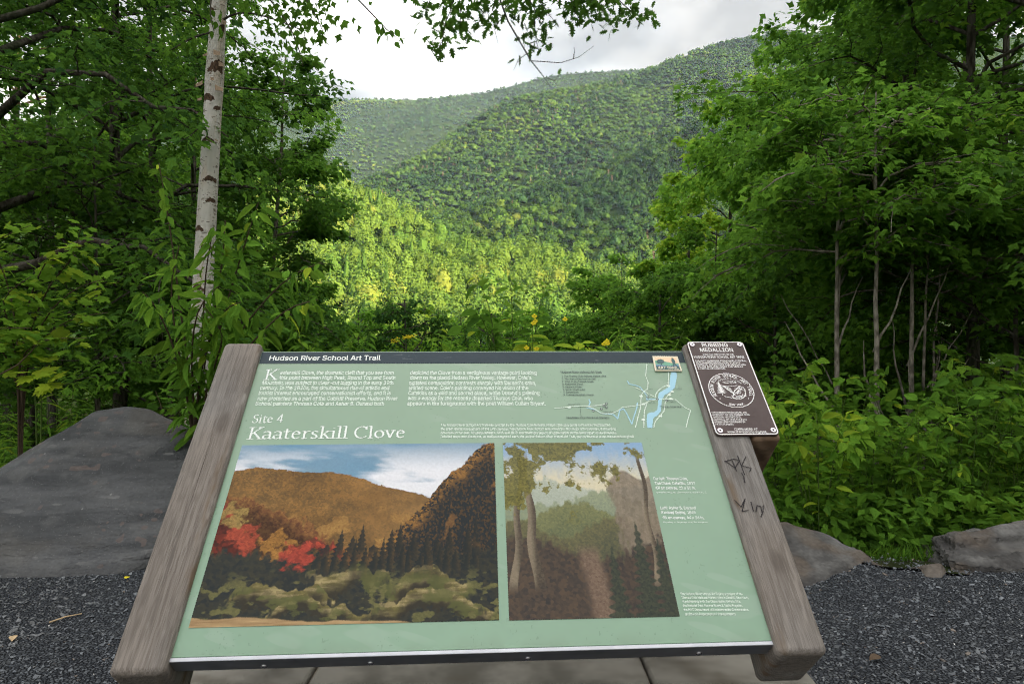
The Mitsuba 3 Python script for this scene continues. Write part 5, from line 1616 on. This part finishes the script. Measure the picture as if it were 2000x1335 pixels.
# the young tree with long hanging leaves in front of the birch
b0 = foot(385, 4.7)
pts = lambda *a: [b0] + [at(*p) for p in a]
plant('hickory_sapling', 'young tree with long drooping pointed leaves in front of the birch', 'sapling', [
    pts((378, 800, 4.6), (352, 600, 4.5), (330, 430, 4.4), (310, 318, 4.35)), pts((392, 790, 4.6), (440, 600, 4.5), (480, 470, 4.4), (505, 395, 4.35)), pts((395, 780, 4.55), (470, 640, 4.4), (560, 540, 4.3), (628, 512, 4.25)),
    pts((375, 800, 4.5), (335, 660, 4.3), (300, 590, 4.2), (278, 570, 4.15)), pts((385, 790, 4.6), (420, 600, 4.4), (436, 500, 4.3), (440, 430, 4.3)), pts((390, 800, 4.5), (480, 680, 4.3), (560, 600, 4.2), (620, 585, 4.15)),
    pts((380, 800, 4.5), (400, 680, 4.3), (440, 600, 4.2), (470, 590, 4.1)), pts((375, 800, 4.5), (350, 700, 4.35), (330, 560, 4.3), (350, 480, 4.25)), pts((385, 800, 4.5), (396, 640, 4.35), (402, 520, 4.25), (418, 440, 4.2)), pts((380, 810, 4.5), (372, 690, 4.3), (385, 600, 4.2), (425, 560, 4.15)), pts((390, 810, 4.5), (420, 710, 4.3), (440, 650, 4.2), (400, 600, 4.15))], 'lance', 0.150, 44, 0.46, 0.50, 501,
    droop=0.95, r0=0.009, stem_bsdf='brown_stem', nflat=0.6)

# maple sapling at the far left
b0 = foot(40, 5.2)
pts = lambda *a: [b0] + [at(*p) for p in a]
plant('maple_sapling', 'bright maple sapling with layered leaves at the left edge', 'sapling', [
    pts((40, 700, 5.1), (60, 560, 5.0), (110, 480, 4.8), (190, 470, 4.7)), pts((40, 700, 5.1), (20, 560, 5.0), (-20, 470, 4.9), (60, 440, 4.8)), pts((45, 720, 5.0), (90, 610, 4.9), (150, 560, 4.8), (205, 545, 4.7)),
    pts((40, 740, 5.0), (80, 660, 4.9), (140, 620, 4.8), (210, 610, 4.7)), pts((40, 740, 5.0), (20, 640, 4.8), (0, 580, 4.7), (60, 540, 4.6)), pts((35, 760, 5.0), (40, 690, 4.8), (90, 660, 4.7), (170, 660, 4.6)),
    pts((40, 700, 5.1), (90, 560, 5.0), (140, 510, 4.9), (160, 440, 4.8)), pts((40, 740, 5.0), (0, 680, 4.8), (-20, 640, 4.7), (60, 640, 4.6))], 'maple', 0.105, 44, 0.56, 0.62, 502,
    droop=0.25, r0=0.008, stem_bsdf='brown_stem', nflat=0.3, lat=0.05, start=0.3)
k = plant('maple_seedling', 'small yellow green seedling with lobed leaves above the boulder', 'seedling', [[foot(75, 4.9), at(70, 790, 4.75), at(66, 735, 4.7), at(62, 722, 4.65)], [foot(78, 4.9), at(80, 790, 4.75), at(84, 748, 4.7), at(92, 745, 4.65)]],
          'maple', 0.14, 5, 0.85, 0.95, 503, droop=0.35, start=0.75, nflat=0.2)
# oak seedlings with lobed leaves, left of the sign
for i, (u, d, h, lab) in enumerate([(350, 5.2, 1.30, 'leafy oak seedling with lobed leaves beside the left beam'), (225, 5.35, 1.16, 'dark oak seedling with lobed leaves above the boulder top')]):
    plant('oak_seedling', lab, 'seedling', fan(foot(u, d), 7, h, 0.34, 510 + i), 'oak', 0.14, 17, 0.36, 0.38, 520 + i, droop=0.35, start=0.35, stem_bsdf='brown_stem')
for i, (u, d, h, s, lab) in enumerate([(118, 5.4, 1.52, 4, 'tall goldenrod stalk rising at far left'), (190, 5.4, 1.36, 4, 'goldenrod stalk left of the oak seedlings'), (30, 5.2, 1.15, 5, 'goldenrod clump above the left end of the boulder'),
                                       (440, 5.0, 1.1, 5, 'narrow leaved goldenrod at the birch foot'), (300, 5.4, 1.05, 5, 'narrow leaved weed behind the boulder peak'), (150, 5.4, 0.95, 5, 'short narrow leaved weed at the boulder shoulder')]):
    plant('goldenrod', lab, 'wild plant', fan(foot(u, d), s, h, 0.16, 530 + i), 'blade', 0.13, 26, 0.55, 0.58, 540 + i, parts=60, droop=0.35, start=0.25, r0=0.004, group='goldenrod on the left')
mb = MB()
mb.add(*tube([at(-20, 742, 4.6), at(35, 712, 4.6), at(62, 685, 4.65), at(82, 658, 4.7)], [.006, .005, .004, .002], 5))
k = thing('dead_twig', 'bare reddish twig leaning among the weeds at the left edge', 'twig')
scene[k] = mb.ply('brown_stem', smooth=True)

# plants showing over the header band
b0 = foot(1010, 4.6)
for i, (u, d, h, n, sp, kind, sz, per, tone, hue, lab) in enumerate([
        (1010, 4.7, 1.90, 9, 0.30, 'ovate', 0.125, 14, 0.46, 0.42, 'tall broad leaved plant above the middle of the header band'),
        (1095, 4.3, 1.42, 9, 0.26, 'ovate', 0.135, 12, 0.75, 0.80, 'light green broad leaved plant right of the yellow flowers'),
        (930, 4.6, 1.62, 9, 0.30, 'ovate', 0.115, 15, 0.38, 0.40, 'dark broad leaved plant left of the tallest one'),
        (1160, 4.9, 1.62, 9, 0.34, 'ovate', 0.12, 14, 0.40, 0.42, 'broad leaved plant near the plaque end of the header'),
        (1265, 4.5, 1.50, 9, 0.28, 'blade', 0.12, 24, 0.62, 0.58, 'spiky pale weed left of the medallion plaque'),
        (640, 4.7, 1.46, 9, 0.34, 'lance', 0.11, 18, 0.42, 0.50, 'leafy weed over the left end of the header band'),
        (720, 5.0, 1.50, 9, 0.36, 'lance', 0.11, 18, 0.36, 0.46, 'leafy weed left of the yellow flower spray'),
        (850, 5.0, 1.50, 9, 0.36, 'ovate', 0.10, 16, 0.42, 0.45, 'leafy weed right of the yellow flower spray'),
        (560, 4.9, 1.50, 9, 0.36, 'ovate', 0.11, 16, 0.36, 0.42, 'leafy weed beside the top of the left beam')]):
    plant('broadleaf_weed', lab, 'wild plant', fan(foot(u, d), n, h - float(ground_z((u - 1000) / F * d, d)), sp, 560 + i), kind, sz, per, tone, hue, 570 + i, droop=0.4, start=0.45, group='wild plants behind the sign')


def flower(label, u, v, d, n, spray, seed):
    k = thing('yellow_flower', label, 'flower', 'yellow flowers behind the sign')
    r = rng_of(seed)
    b = foot(u, d + 0.1)
    top = at(u, v, d)
    part(k, 'stem', mikit.ply(tube([b, b + (top - b) * [.3, .3, .5], top], [.004, .0035, .002], 5), 'green_stem', smooth=True))
    for i in range(n):
        c = top + r.normal(0, 1, 3) * spray
        mb = MB()
        if spray.max() > 0.02:                 # goldenrod: small beads along an arching spray
            for j in range(14):
                q = c + np.array([1, 0.2, 0.25]) * 0.05 * (j / 13 - 0.5) * (1 if i % 2 else -1) + r.normal(0, 0.004, 3)
                mb.add(np.array(ICO1.vertices) * 0.0035 + q, np.array(ICO1.faces))
        else:
            A = np.array([[math.cos(t), -0.4 + 0.5 * math.sin(t), 0.7 * math.sin(t)] for t in np.linspace(0, 6.283, 9)[:-1]])
            v_, f_, _ = leaves('ovate', np.repeat(c[None], 8, 0), A + [0, 0, -0.5], np.repeat([[0, -1.0, .5]], 8, 0), 0.019, 0.5, 0.5)
            mb.add(v_, f_)
            mb.add(np.array(ICO1.vertices) * 0.005 + c + [0, -.004, .002], np.array(ICO1.faces))
        part(k, 'flower_head', mb.ply('yellow_petal'))
    r2 = rng_of(seed + 50)
    for j in range(14):
        f = 0.35 + 0.6 * j / 14
        p = b + (top - b) * f
        a = r2.uniform(0, 6.283)
        part(k, 'leaf', leaf_shape('lance', p, [math.cos(a), math.sin(a), 0.2], [0, -.2, 1], 0.09, 0.5, 0.55))


flower('golden yellow flower spray over the left half of the header band', 792, 660, 4.4, 7, np.array([.035, .03, .012]), 601)
flower('pair of yellow blooms above the middle of the header band', 1040, 624, 4.3, 3, np.array([.018, .015, .014]), 602)
flower('yellow bloom right of the pair', 1104, 622, 4.4, 1, np.array([.001, .001, .001]), 603)
flower('low yellow bloom just over the header band', 1036, 678, 4.2, 2, np.array([.014, .01, .006]), 604)
flower('yellow blooms near the plaque end of the header band', 1180, 668, 4.4, 3, np.array([.018, .01, .010]), 605)

# bushes along the right edge of the gravel
B = [(1600, 4.55, 1.14, 12, 0.42, 'ovate', 0.105, 30, 0.58, 0.60, 300, 'bright green leafy bush beside the right beam'),
     (1525, 5.3, 1.42, 12, 0.42, 'ovate', 0.11, 26, 0.55, 0.56, 300, 'leafy bush behind the medallion plaque'),
     (1700, 5.0, 1.10, 12, 0.46, 'ovate', 0.105, 28, 0.44, 0.48, 300, 'leafy bush at the foot of the straightest grey trunk'),
     (1790, 4.9, 0.92, 12, 0.45, 'lance', 0.12, 26, 0.48, 0.52, 300, 'narrow leaved bush above the small tan stone'),
     (1890, 5.0, 1.12, 12, 0.48, 'ovate', 0.11, 28, 0.40, 0.46, 300, 'leafy bush behind the jagged rock'),
     (1990, 5.1, 1.28, 12, 0.48, 'ovate', 0.125, 26, 0.38, 0.44, 300, 'broad leaved bush at the right edge'),
     (1640, 6.0, 1.30, 12, 0.60, 'ovate', 0.11, 26, 0.44, 0.48, 60, 'shaded bush between the grey trunks and the bright bush'),
     (1780, 6.2, 1.36, 12, 0.60, 'ovate', 0.11, 26, 0.42, 0.46, 60, 'shaded bush under the forked grey trunk'),
     (1920, 6.3, 1.50, 12, 0.60, 'ovate', 0.11, 26, 0.40, 0.48, 60, 'shaded bush high above the jagged rock'),
     (1420, 6.0, 1.45, 12, 0.50, 'ovate', 0.10, 24, 0.36, 0.44, 60, 'shaded bush hidden behind the plaque post'),
     (2080, 5.6, 1.55, 12, 0.55, 'maple', 0.12, 26, 0.42, 0.48, 60, 'maple leaved bush cut by the right edge')]
for i, (u, d, h, n, sp, kind, sz, per, tone, hue, parts, lab) in enumerate(B):
    plant('leafy_bush', lab, 'bush', fan(foot(u, d), n, h - float(ground_z((u - 1000) / F * d, d)), sp, 620 + i, bend=0.6), kind, sz, per, tone, hue, 640 + i, parts=min(parts, 230), droop=0.35, start=0.15, r0=0.005, group='bushes right of the gravel', lat=0.02)


# undergrowth of the wood floor, all round beyond the gravel
def undergrowth():
    r = rng_of(701)
    mb, ms = MB(), MB()
    n = 2100
    d = 4.5 + 20 * r.random(n) ** 1.7
    u = r.uniform(-250, 2250, n)
    x = (u - 1000) / F * d
    ok = ~((d < 5.2) & (x < -1.7) & (x > -3.9))
    d, x = d[ok], x[ok]
    n = len(d)
    base = np.c_[x, d, ground_z(x, d)]
    h = r.uniform(0.25, 0.95, n) * np.clip((d - 3.6) / 2.0, 0.45, 1.25)
    per = 26
    t = r.beta(2.0, 1.2, (n, per))
    a = r.uniform(0, 6.283, (n, per))
    rad = r.uniform(0.05, 0.30, (n, per)) * (0.5 + h[:, None])
    P = base[:, None] + np.stack([np.cos(a) * rad, np.sin(a) * rad, t * h[:, None]], -1)
    A = unit(np.stack([np.cos(a), np.sin(a), -0.25 + 0 * a], -1) + 0.4 * r.normal(size=P.shape))
    N_ = unit(np.array([0, 0, 1.0]) + 0.45 * r.normal(size=P.shape))
    hu = np.clip(0.46 + 0.35 * (meshkit.noise(base * 0.5, 3) - 0.5)[:, None] + r.normal(0, 0.08, a.shape), 0, 1)
    to = np.clip(0.42 + r.normal(0, 0.16, a.shape) + 0.15 * (t - 0.5), 0, 1)
    s = r.uniform(0.06, 0.12, a.shape) * (1 + np.clip(d - 8, 0, 12)[:, None] * 0.06)
    mb.add(*leaves('d2', P.reshape(-1, 3), A.reshape(-1, 3), N_.reshape(-1, 3), s.ravel(), to.ravel(), hu.ravel()))
    scene['undergrowth'] = mb.ply('leaf')
    labels['undergrowth'] = {'label': 'low green undergrowth covering the wood floor', 'category': 'undergrowth', 'kind': 'stuff'}
    # grass at the edge of the gravel
    P, A, S = [], [], []
    for x0, x1, y0, y1, m, hh in ((1.75, 3.2, 4.15, 4.6, 1500, 0.11), (-3.8, -1.4, 4.95, 5.6, 2200, 0.34), (3.0, 5.0, 4.5, 5.2, 1500, 0.2), (-6.0, -3.4, 4.2, 5.6, 2000, 0.32)):
        q = np.c_[r.uniform(x0, x1, m), r.uniform(y0, y1, m)]
        P.append(np.c_[q, ground_z(q[:, 0], q[:, 1]) - 0.01])
        S.append(hh * r.uniform(0.5, 1.2, m))
        A.append(unit(np.c_[r.normal(0, 0.35, (m, 2)), np.ones(m)]))
    P, A, S = np.vstack(P), np.vstack(A), np.concatenate(S)
    N_ = unit(r.normal(size=P.shape) * [1, 1, 0.1])
    g = MB()
    g.add(*leaves('grass_blade', P, A, N_, S, np.clip(r.normal(0.36, 0.18, len(P)), 0, 1), np.clip(r.normal(0.5, 0.1, len(P)), 0, 1)))
    scene['grass'] = g.ply('leaf')
    labels['grass'] = {'label': 'tufts of grass along the edge of the gravel', 'category': 'grass', 'kind': 'stuff'}


undergrowth()

# ------------------------------------------------------------------ the birch
BB, BTOP = foot(372, 6.1), at(452, -420, 6.0)
_bx = np.polyfit([BB[2], at(390, 540, 6.05)[2], at(416, 180, 6.0)[2], at(430, 0, 6.0)[2], BTOP[2]], [at(372, 900, 6.1)[0], at(389, 540, 6.05)[0], at(416, 180, 6.0)[0], at(430, 0, 6.0)[0], BTOP[0]], 2)
SCARS = [(130, 12, 20, 3.4), (190, -6, 17, 2.0), (210, 16, 9, 1.2), (243, -14, 7, 0.9), (272, 0, 16, 1.3), (348, 8, 15, 1.4), (390, 12, 9, 1.2), (560, -4, 14, 2.0), (445, -8, 12, 1.6), (480, 8, 10, 1.4), (55, 15, 6, 2.4), (20, -8, 8, 1.0)]


def birch_colour(p, n, uv):
    ax = float(_bx[0]) * p.z * p.z + float(_bx[1]) * p.z + float(_bx[2])
    dx = p.x - ax
    ang = dr.atan2(dx, 6.05 - p.y)
    c = mix((0.45, 0.42, 0.38), (0.62, 0.60, 0.56), fbm(ang * 2.0, p.z * 3.0, 0, 4))
    c = mix(c, (0.48, 0.39, 0.31), smoothstep(0.52, 0.72, fbm(ang * 1.3 + 7, p.z * 2.2, 4, 3)) * 0.55)
    len_ = smoothstep(0.74, 0.82, noise(ang * 5 + 2, p.z * 95, 1.0)) * smoothstep(0.45, 0.62, noise(ang * 2.2, p.z * 14, 6.0))
    c = mix(c, (0.16, 0.12, 0.09), len_ * 0.75)
    thin = smoothstep(0.86, 0.90, noise(ang * 1.6 + 5, p.z * 60, 9.0)) * smoothstep(0.3, 0.6, noise(ang * 3, p.z * 5, 2.0))
    c = mix(c, (0.10, 0.075, 0.058), thin * 0.8)
    for v, off, w, h in SCARS:
        z0 = EYE + (667.5 - v) / F * 6.0
        o = off / F * 6.0
        ww, hh = w / F * 6.0, h * 3.2 / F * 6.0
        j = 0.9 * (fbm(ang * 6, p.z * 26, 2, 4) - 0.5)
        zz = (p.z - z0 + dr.abs(dx - o) * 0.45) / hh
        e = dr.square((dx - o) / ww) + dr.square(zz) * 0.8 + 1.7 * j
        c = mix(c, mix((0.035, 0.027, 0.022), (0.14, 0.09, 0.06), noise(ang * 14, p.z * 70, 3)), smoothstep(1.05, 0.75, e) * smoothstep(0.0, 0.3, -n.y))
    foot_ = smoothstep(0.9, 0.3, p.z + 0.4 * fbm(ang * 3, p.z * 5, 1))
    return mix(c, (0.16, 0.145, 0.125), foot_ * 0.6)


scene['birch_bark'] = two({'type': 'bumpmap', 'arbitrary': proc(lambda p, n, uv: noise(p.x * 12, p.y * 12, p.z * 130) + noise(p.x * 40, p.y * 40, p.z * 40), 2e-3), 'scale': 0.004,
                           'bsdf': {'type': 'diffuse', 'reflectance': proc(birch_colour)}})
birch = thing('birch_tree', 'white barked birch with dark scars and peeling strips, left of the sign', 'tree')
zz = np.linspace(BB[2] - 0.1, BTOP[2], 60)
axis = np.c_[np.polyval(_bx, zz), np.interp(zz, [BB[2], BTOP[2]], [6.1, 6.0]), zz]
rad = np.interp(zz, [BB[2], 0.5, 2.5, 4.3, BTOP[2]], [0.115, 0.092, 0.082, 0.066, 0.03])
rad = rad * (1 + 0.10 * np.exp(-((zz - at(0, 150, 6)[2]) / 0.16) ** 2))
part(birch, 'trunk', mikit.ply(tube(axis, rad, 28), 'birch_bark', smooth=True))
r = rng_of(88)


def bark_ribbon(v, du, length, width, sd, curl):
    """A strip of bark peeling away from the trunk."""
    c = at(0, v, 6.0)
    z0 = c[2]
    ax = np.array([np.polyval(_bx, z0), 6.0, z0])
    a0 = math.asin(np.clip(du / F * 6.0 / 0.082, -0.95, 0.95))
    rr, vv, ff, m = float(np.interp(z0, zz, rad)), [], [], 7
    for i in range(m):
        t = i / (m - 1)
        out = rr + 0.004 + curl * t * t
        for w in (-0.5, 0.5):
            a = a0 + sd * t * length / rr * 0.5
            vv.append(ax + [math.sin(a) * out, -math.cos(a) * out, w * width * (1 - 0.4 * t) - 0.25 * length * t])
    for i in range(m - 1):
        ff += [(2 * i, 2 * i + 1, 2 * i + 3), (2 * i, 2 * i + 3, 2 * i + 2)]
    return np.array(vv), np.array(ff)


scene['bark_inner'] = two({'type': 'diffuse', 'reflectance': rgb(0.34, 0.25, 0.18)})
for v, du, ln, wd, sd, cu in ((v, du, ln * .8, wd * .5, sd, cu) for v, du, ln, wd, sd, cu in ((108, 6, .09, .10, 1, .04), (112, -6, .07, .05, -1, .02), (165, -13, .10, .085, -1, .05), (175, 12, .09, .10, 1, .045), (160, 4, .06, .07, 1, .03), (45, 16, .05, .10, 1, .025), (275, 16, .04, .03, 1, .02), (128, 15, .05, .09, 1, .03), (196, -14, .05, .06, -1, .03))):
    part(birch, 'bark_strip', mikit.ply(bark_ribbon(v, du, ln, wd, sd, cu), 'bark_inner'))
# limbs and leaves
mb, P, A = MB(), [], []
top_z = at(0, -60, 6)[2]
specs = []
for i in range(20):
    z0 = top_z + (BTOP[2] - top_z) * (i + 0.5) / 20
    a = i * 2.4
    p = np.array([np.polyval(_bx, z0), 6.0, z0])
    e = p + np.array([math.cos(a) * 1.5, math.sin(a) * 1.2, 0.35]) * (1.15 - 0.5 * i / 20)
    specs.append(wander(r, p, e, 6, 0.05))
hang = [[at(433, 40, 6.0), at(470, 20, 5.9), at(540, 38, 5.8), at(590, 60, 5.7)], [at(436, -30, 6.0), at(520, -40, 5.8), at(600, -10, 5.7), at(632, 65, 5.6)], [at(436, -60, 6.0), at(560, -90, 5.7), at(690, -20, 5.5), at(742, 48, 5.4), at(773, 73, 5.4)],
        [at(428, 60, 6.0), at(380, 70, 5.9), at(340, 95, 5.8), at(318, 105, 5.8)], [at(434, -40, 6.0), at(500, -40, 5.8), at(575, 60, 5.7), at(592, 130, 5.6)], [at(420, -30, 5.95), at(412, -5, 5.8), at(410, 30, 5.75), at(418, 62, 5.75)]]
specs += [np.array(h) for h in hang]
for q in specs:
    tt = np.linspace(0, 1, len(q))
    t8 = np.linspace(0, 1, 8)
    c = np.stack([np.interp(t8, tt, q[:, i]) for i in range(3)], 1)
    c[1:-1] = (c[:-2] + 2 * c[1:-1] + c[2:]) / 4
    part(birch, 'limb', mikit.ply(tube(c, np.linspace(.011, .003, 8), 5), 'bark', smooth=True))
for h, n0, s0, kind in ((hang[0], 90, .25, 'm4'), (hang[1], 120, .45, 'm4'), (hang[4], 90, .35, 'm4'), (hang[2], 14, .72, 'ovate'), (hang[3], 30, .4, 'ovate'), (hang[5], 18, .2, 'ovate')):
    h = np.array(h)
    for j in range(n0):
        p, d_ = along(h, np.array([s0 + (1 - s0) * (j + r.random()) / n0]))
        spread = 0.05 if kind == 'ovate' else 0.13
        q = p[0] + r.normal(0, spread, 3) * [1, 1, 0.6]
        a = unit(d_[0] * 0.4 + r.normal(0, 0.5, 3) + [0, 0, -0.8])
        part(birch, 'leaf', leaf_shape(kind, q, a, unit(r.normal(0, 0.6, 3) + [0, -.5, 1]), r.uniform(.06, .085), np.clip(r.normal(.38, .12), 0, 1), .45))
m = 3200
w = r.integers(0, 20, m)
P = np.array([along(specs[i], np.array([r.uniform(.25, 1.05)]))[0][0] for i in w]) + r.normal(0, .17, (m, 3))
mb.add(*leaves('m4', P, unit(r.normal(0, .5, (m, 3)) + [0, 0, -.7]), unit(r.normal(0, .6, (m, 3)) + [0, 0, 1]), r.uniform(.05, .085, m), np.clip(r.normal(.42, .14, m), 0, 1), .45))
part(birch, 'crown', mb.ply('leaf'), kind='stuff')

# ------------------------------------------------------------------ the oak that overhangs the view from behind the viewer
oak = thing('overhanging_oak', 'oak whose leafy twigs hang into the sky at the top of the view', 'tree')
r = rng_of(91)
tb = np.array([3.3, -2.2, -0.05])
tt = np.array([2.9, -2.0, 8.5])
part(oak, 'trunk', mikit.ply(tube(wander(r, tb, tt, 14, .05), np.linspace(.20, .08, 14), 12), 'bark', smooth=True))
limb = np.array([[3.1, -2.1, 4.2], [2.7, 0.2, 5.0], [1.9, 2.4, 5.25], [0.9, 4.2, 5.0], [0.1, 5.1, 4.75], [-0.5, 5.3, 4.45]])
part(oak, 'limb', mikit.ply(tube(limb, [.075, .055, .04, .028, .018, .008], 8), 'bark', smooth=True))
sprays = [((905, -60), (850, 104), 46), ((890, -60), (905, 62), 30), ((960, -60), (930, 60), 30), ((985, -60), (1004, 36), 20), ((1030, -60), (1052, 98), 42), ((1020, -60), (1085, 44), 28), ((1080, -60), (1140, 50), 34), ((1110, -70), (1200, 58), 42),
          ((1150, -70), (1248, 44), 44), ((870, -70), (832, 40), 28), ((930, -70), (975, 15), 26), ((1060, -70), (1165, 10), 30)]
wood_, lv = [], []
for i, (a, b, n) in enumerate(sprays):
    d0, d1 = 4.95 + .12 * r.normal(), 4.85 + .15 * r.normal()
    p, q = at(*a, d0), at(*b, d1)
    c = wander(r, p, q, 7, .015)
    kx = np.argmin(np.linalg.norm(limb - p, axis=1))
    part(oak, 'twig', mikit.ply(tube(np.vstack([limb[kx], c]), np.linspace(.007, .0016, 8), 5), 'bark', smooth=True))
    n = int(n * 2.1)
    for j in range(n):
        f = 0.25 + 0.75 * (j + r.random()) / n
        x, d_ = along(c, np.array([f]))
        lv.append((x[0] + r.normal(0, .055, 3) * [1, 1.2, .6], unit(d_[0] * .3 + r.normal(0, .8, 3) + [0, 0, -.15]), unit(r.normal(0, .55, 3) + [0, -.2, 1]), r.uniform(.055, .088), np.clip(r.normal(.22, .12), 0, 1)))
bare = [[(962, -40), (992, 42), (1037, 119), (1060, 148), (1074, 168)], [(1037, 119), (1095, 123), (1130, 112), (1160, 90)], [(1030, 104), (1012, 118), (1003, 138)], [(985, 30), (965, 55), (973, 85)], [(1066, 152), (1084, 158), (1092, 146)], [(1120, 115), (1122, 100), (1121, 92)]]
for i, b in enumerate(bare):
    c = np.array([at(*p, 4.85) for p in b])
    part(oak, 'bare_twig', mikit.ply(tube(c, np.linspace(.0075 if i == 0 else .0035, .0018 if i == 0 else .0012, len(c)), 5), 'bark', smooth=True))
lv.append((at(1090, 146, 4.85), np.array([.3, 0, .7]), np.array([0, -1.0, .3]), .05, .7))
for x, a, n, s, t in lv[:300]:
    part(oak, 'leaf', leaf_shape('oak', x, a, n, s, t, .42))
X_, A_, N_, S_, T_ = (np.array([c[i] for c in lv[300:]]) for i in range(5))
mb = MB()
mb.add(*leaves('oak', X_, A_, N_, S_, T_, .42))
m = 2600
tc = r.random(m) ** .7
P, _ = along(limb, tc)
P = P + r.normal(0, .45, (m, 3)) * [1, 1, .4] + [0, 0, .25]
vv_ = 667.5 - (P[:, 2] - EYE) / np.maximum(P[:, 1], .1) * F
P = P[(vv_ < -40) | (P[:, 1] < .5)]
m = len(P)
mb.add(*leaves('oak', P, unit(r.normal(0, .6, (m, 3)) + [0, 0, -.3]), unit(r.normal(0, .5, (m, 3)) + [0, 0, 1]), r.uniform(.08, .12, m), np.clip(r.normal(.4, .14, m), 0, 1), .42))
part(oak, 'crown', mb.ply('leaf'), kind='stuff')
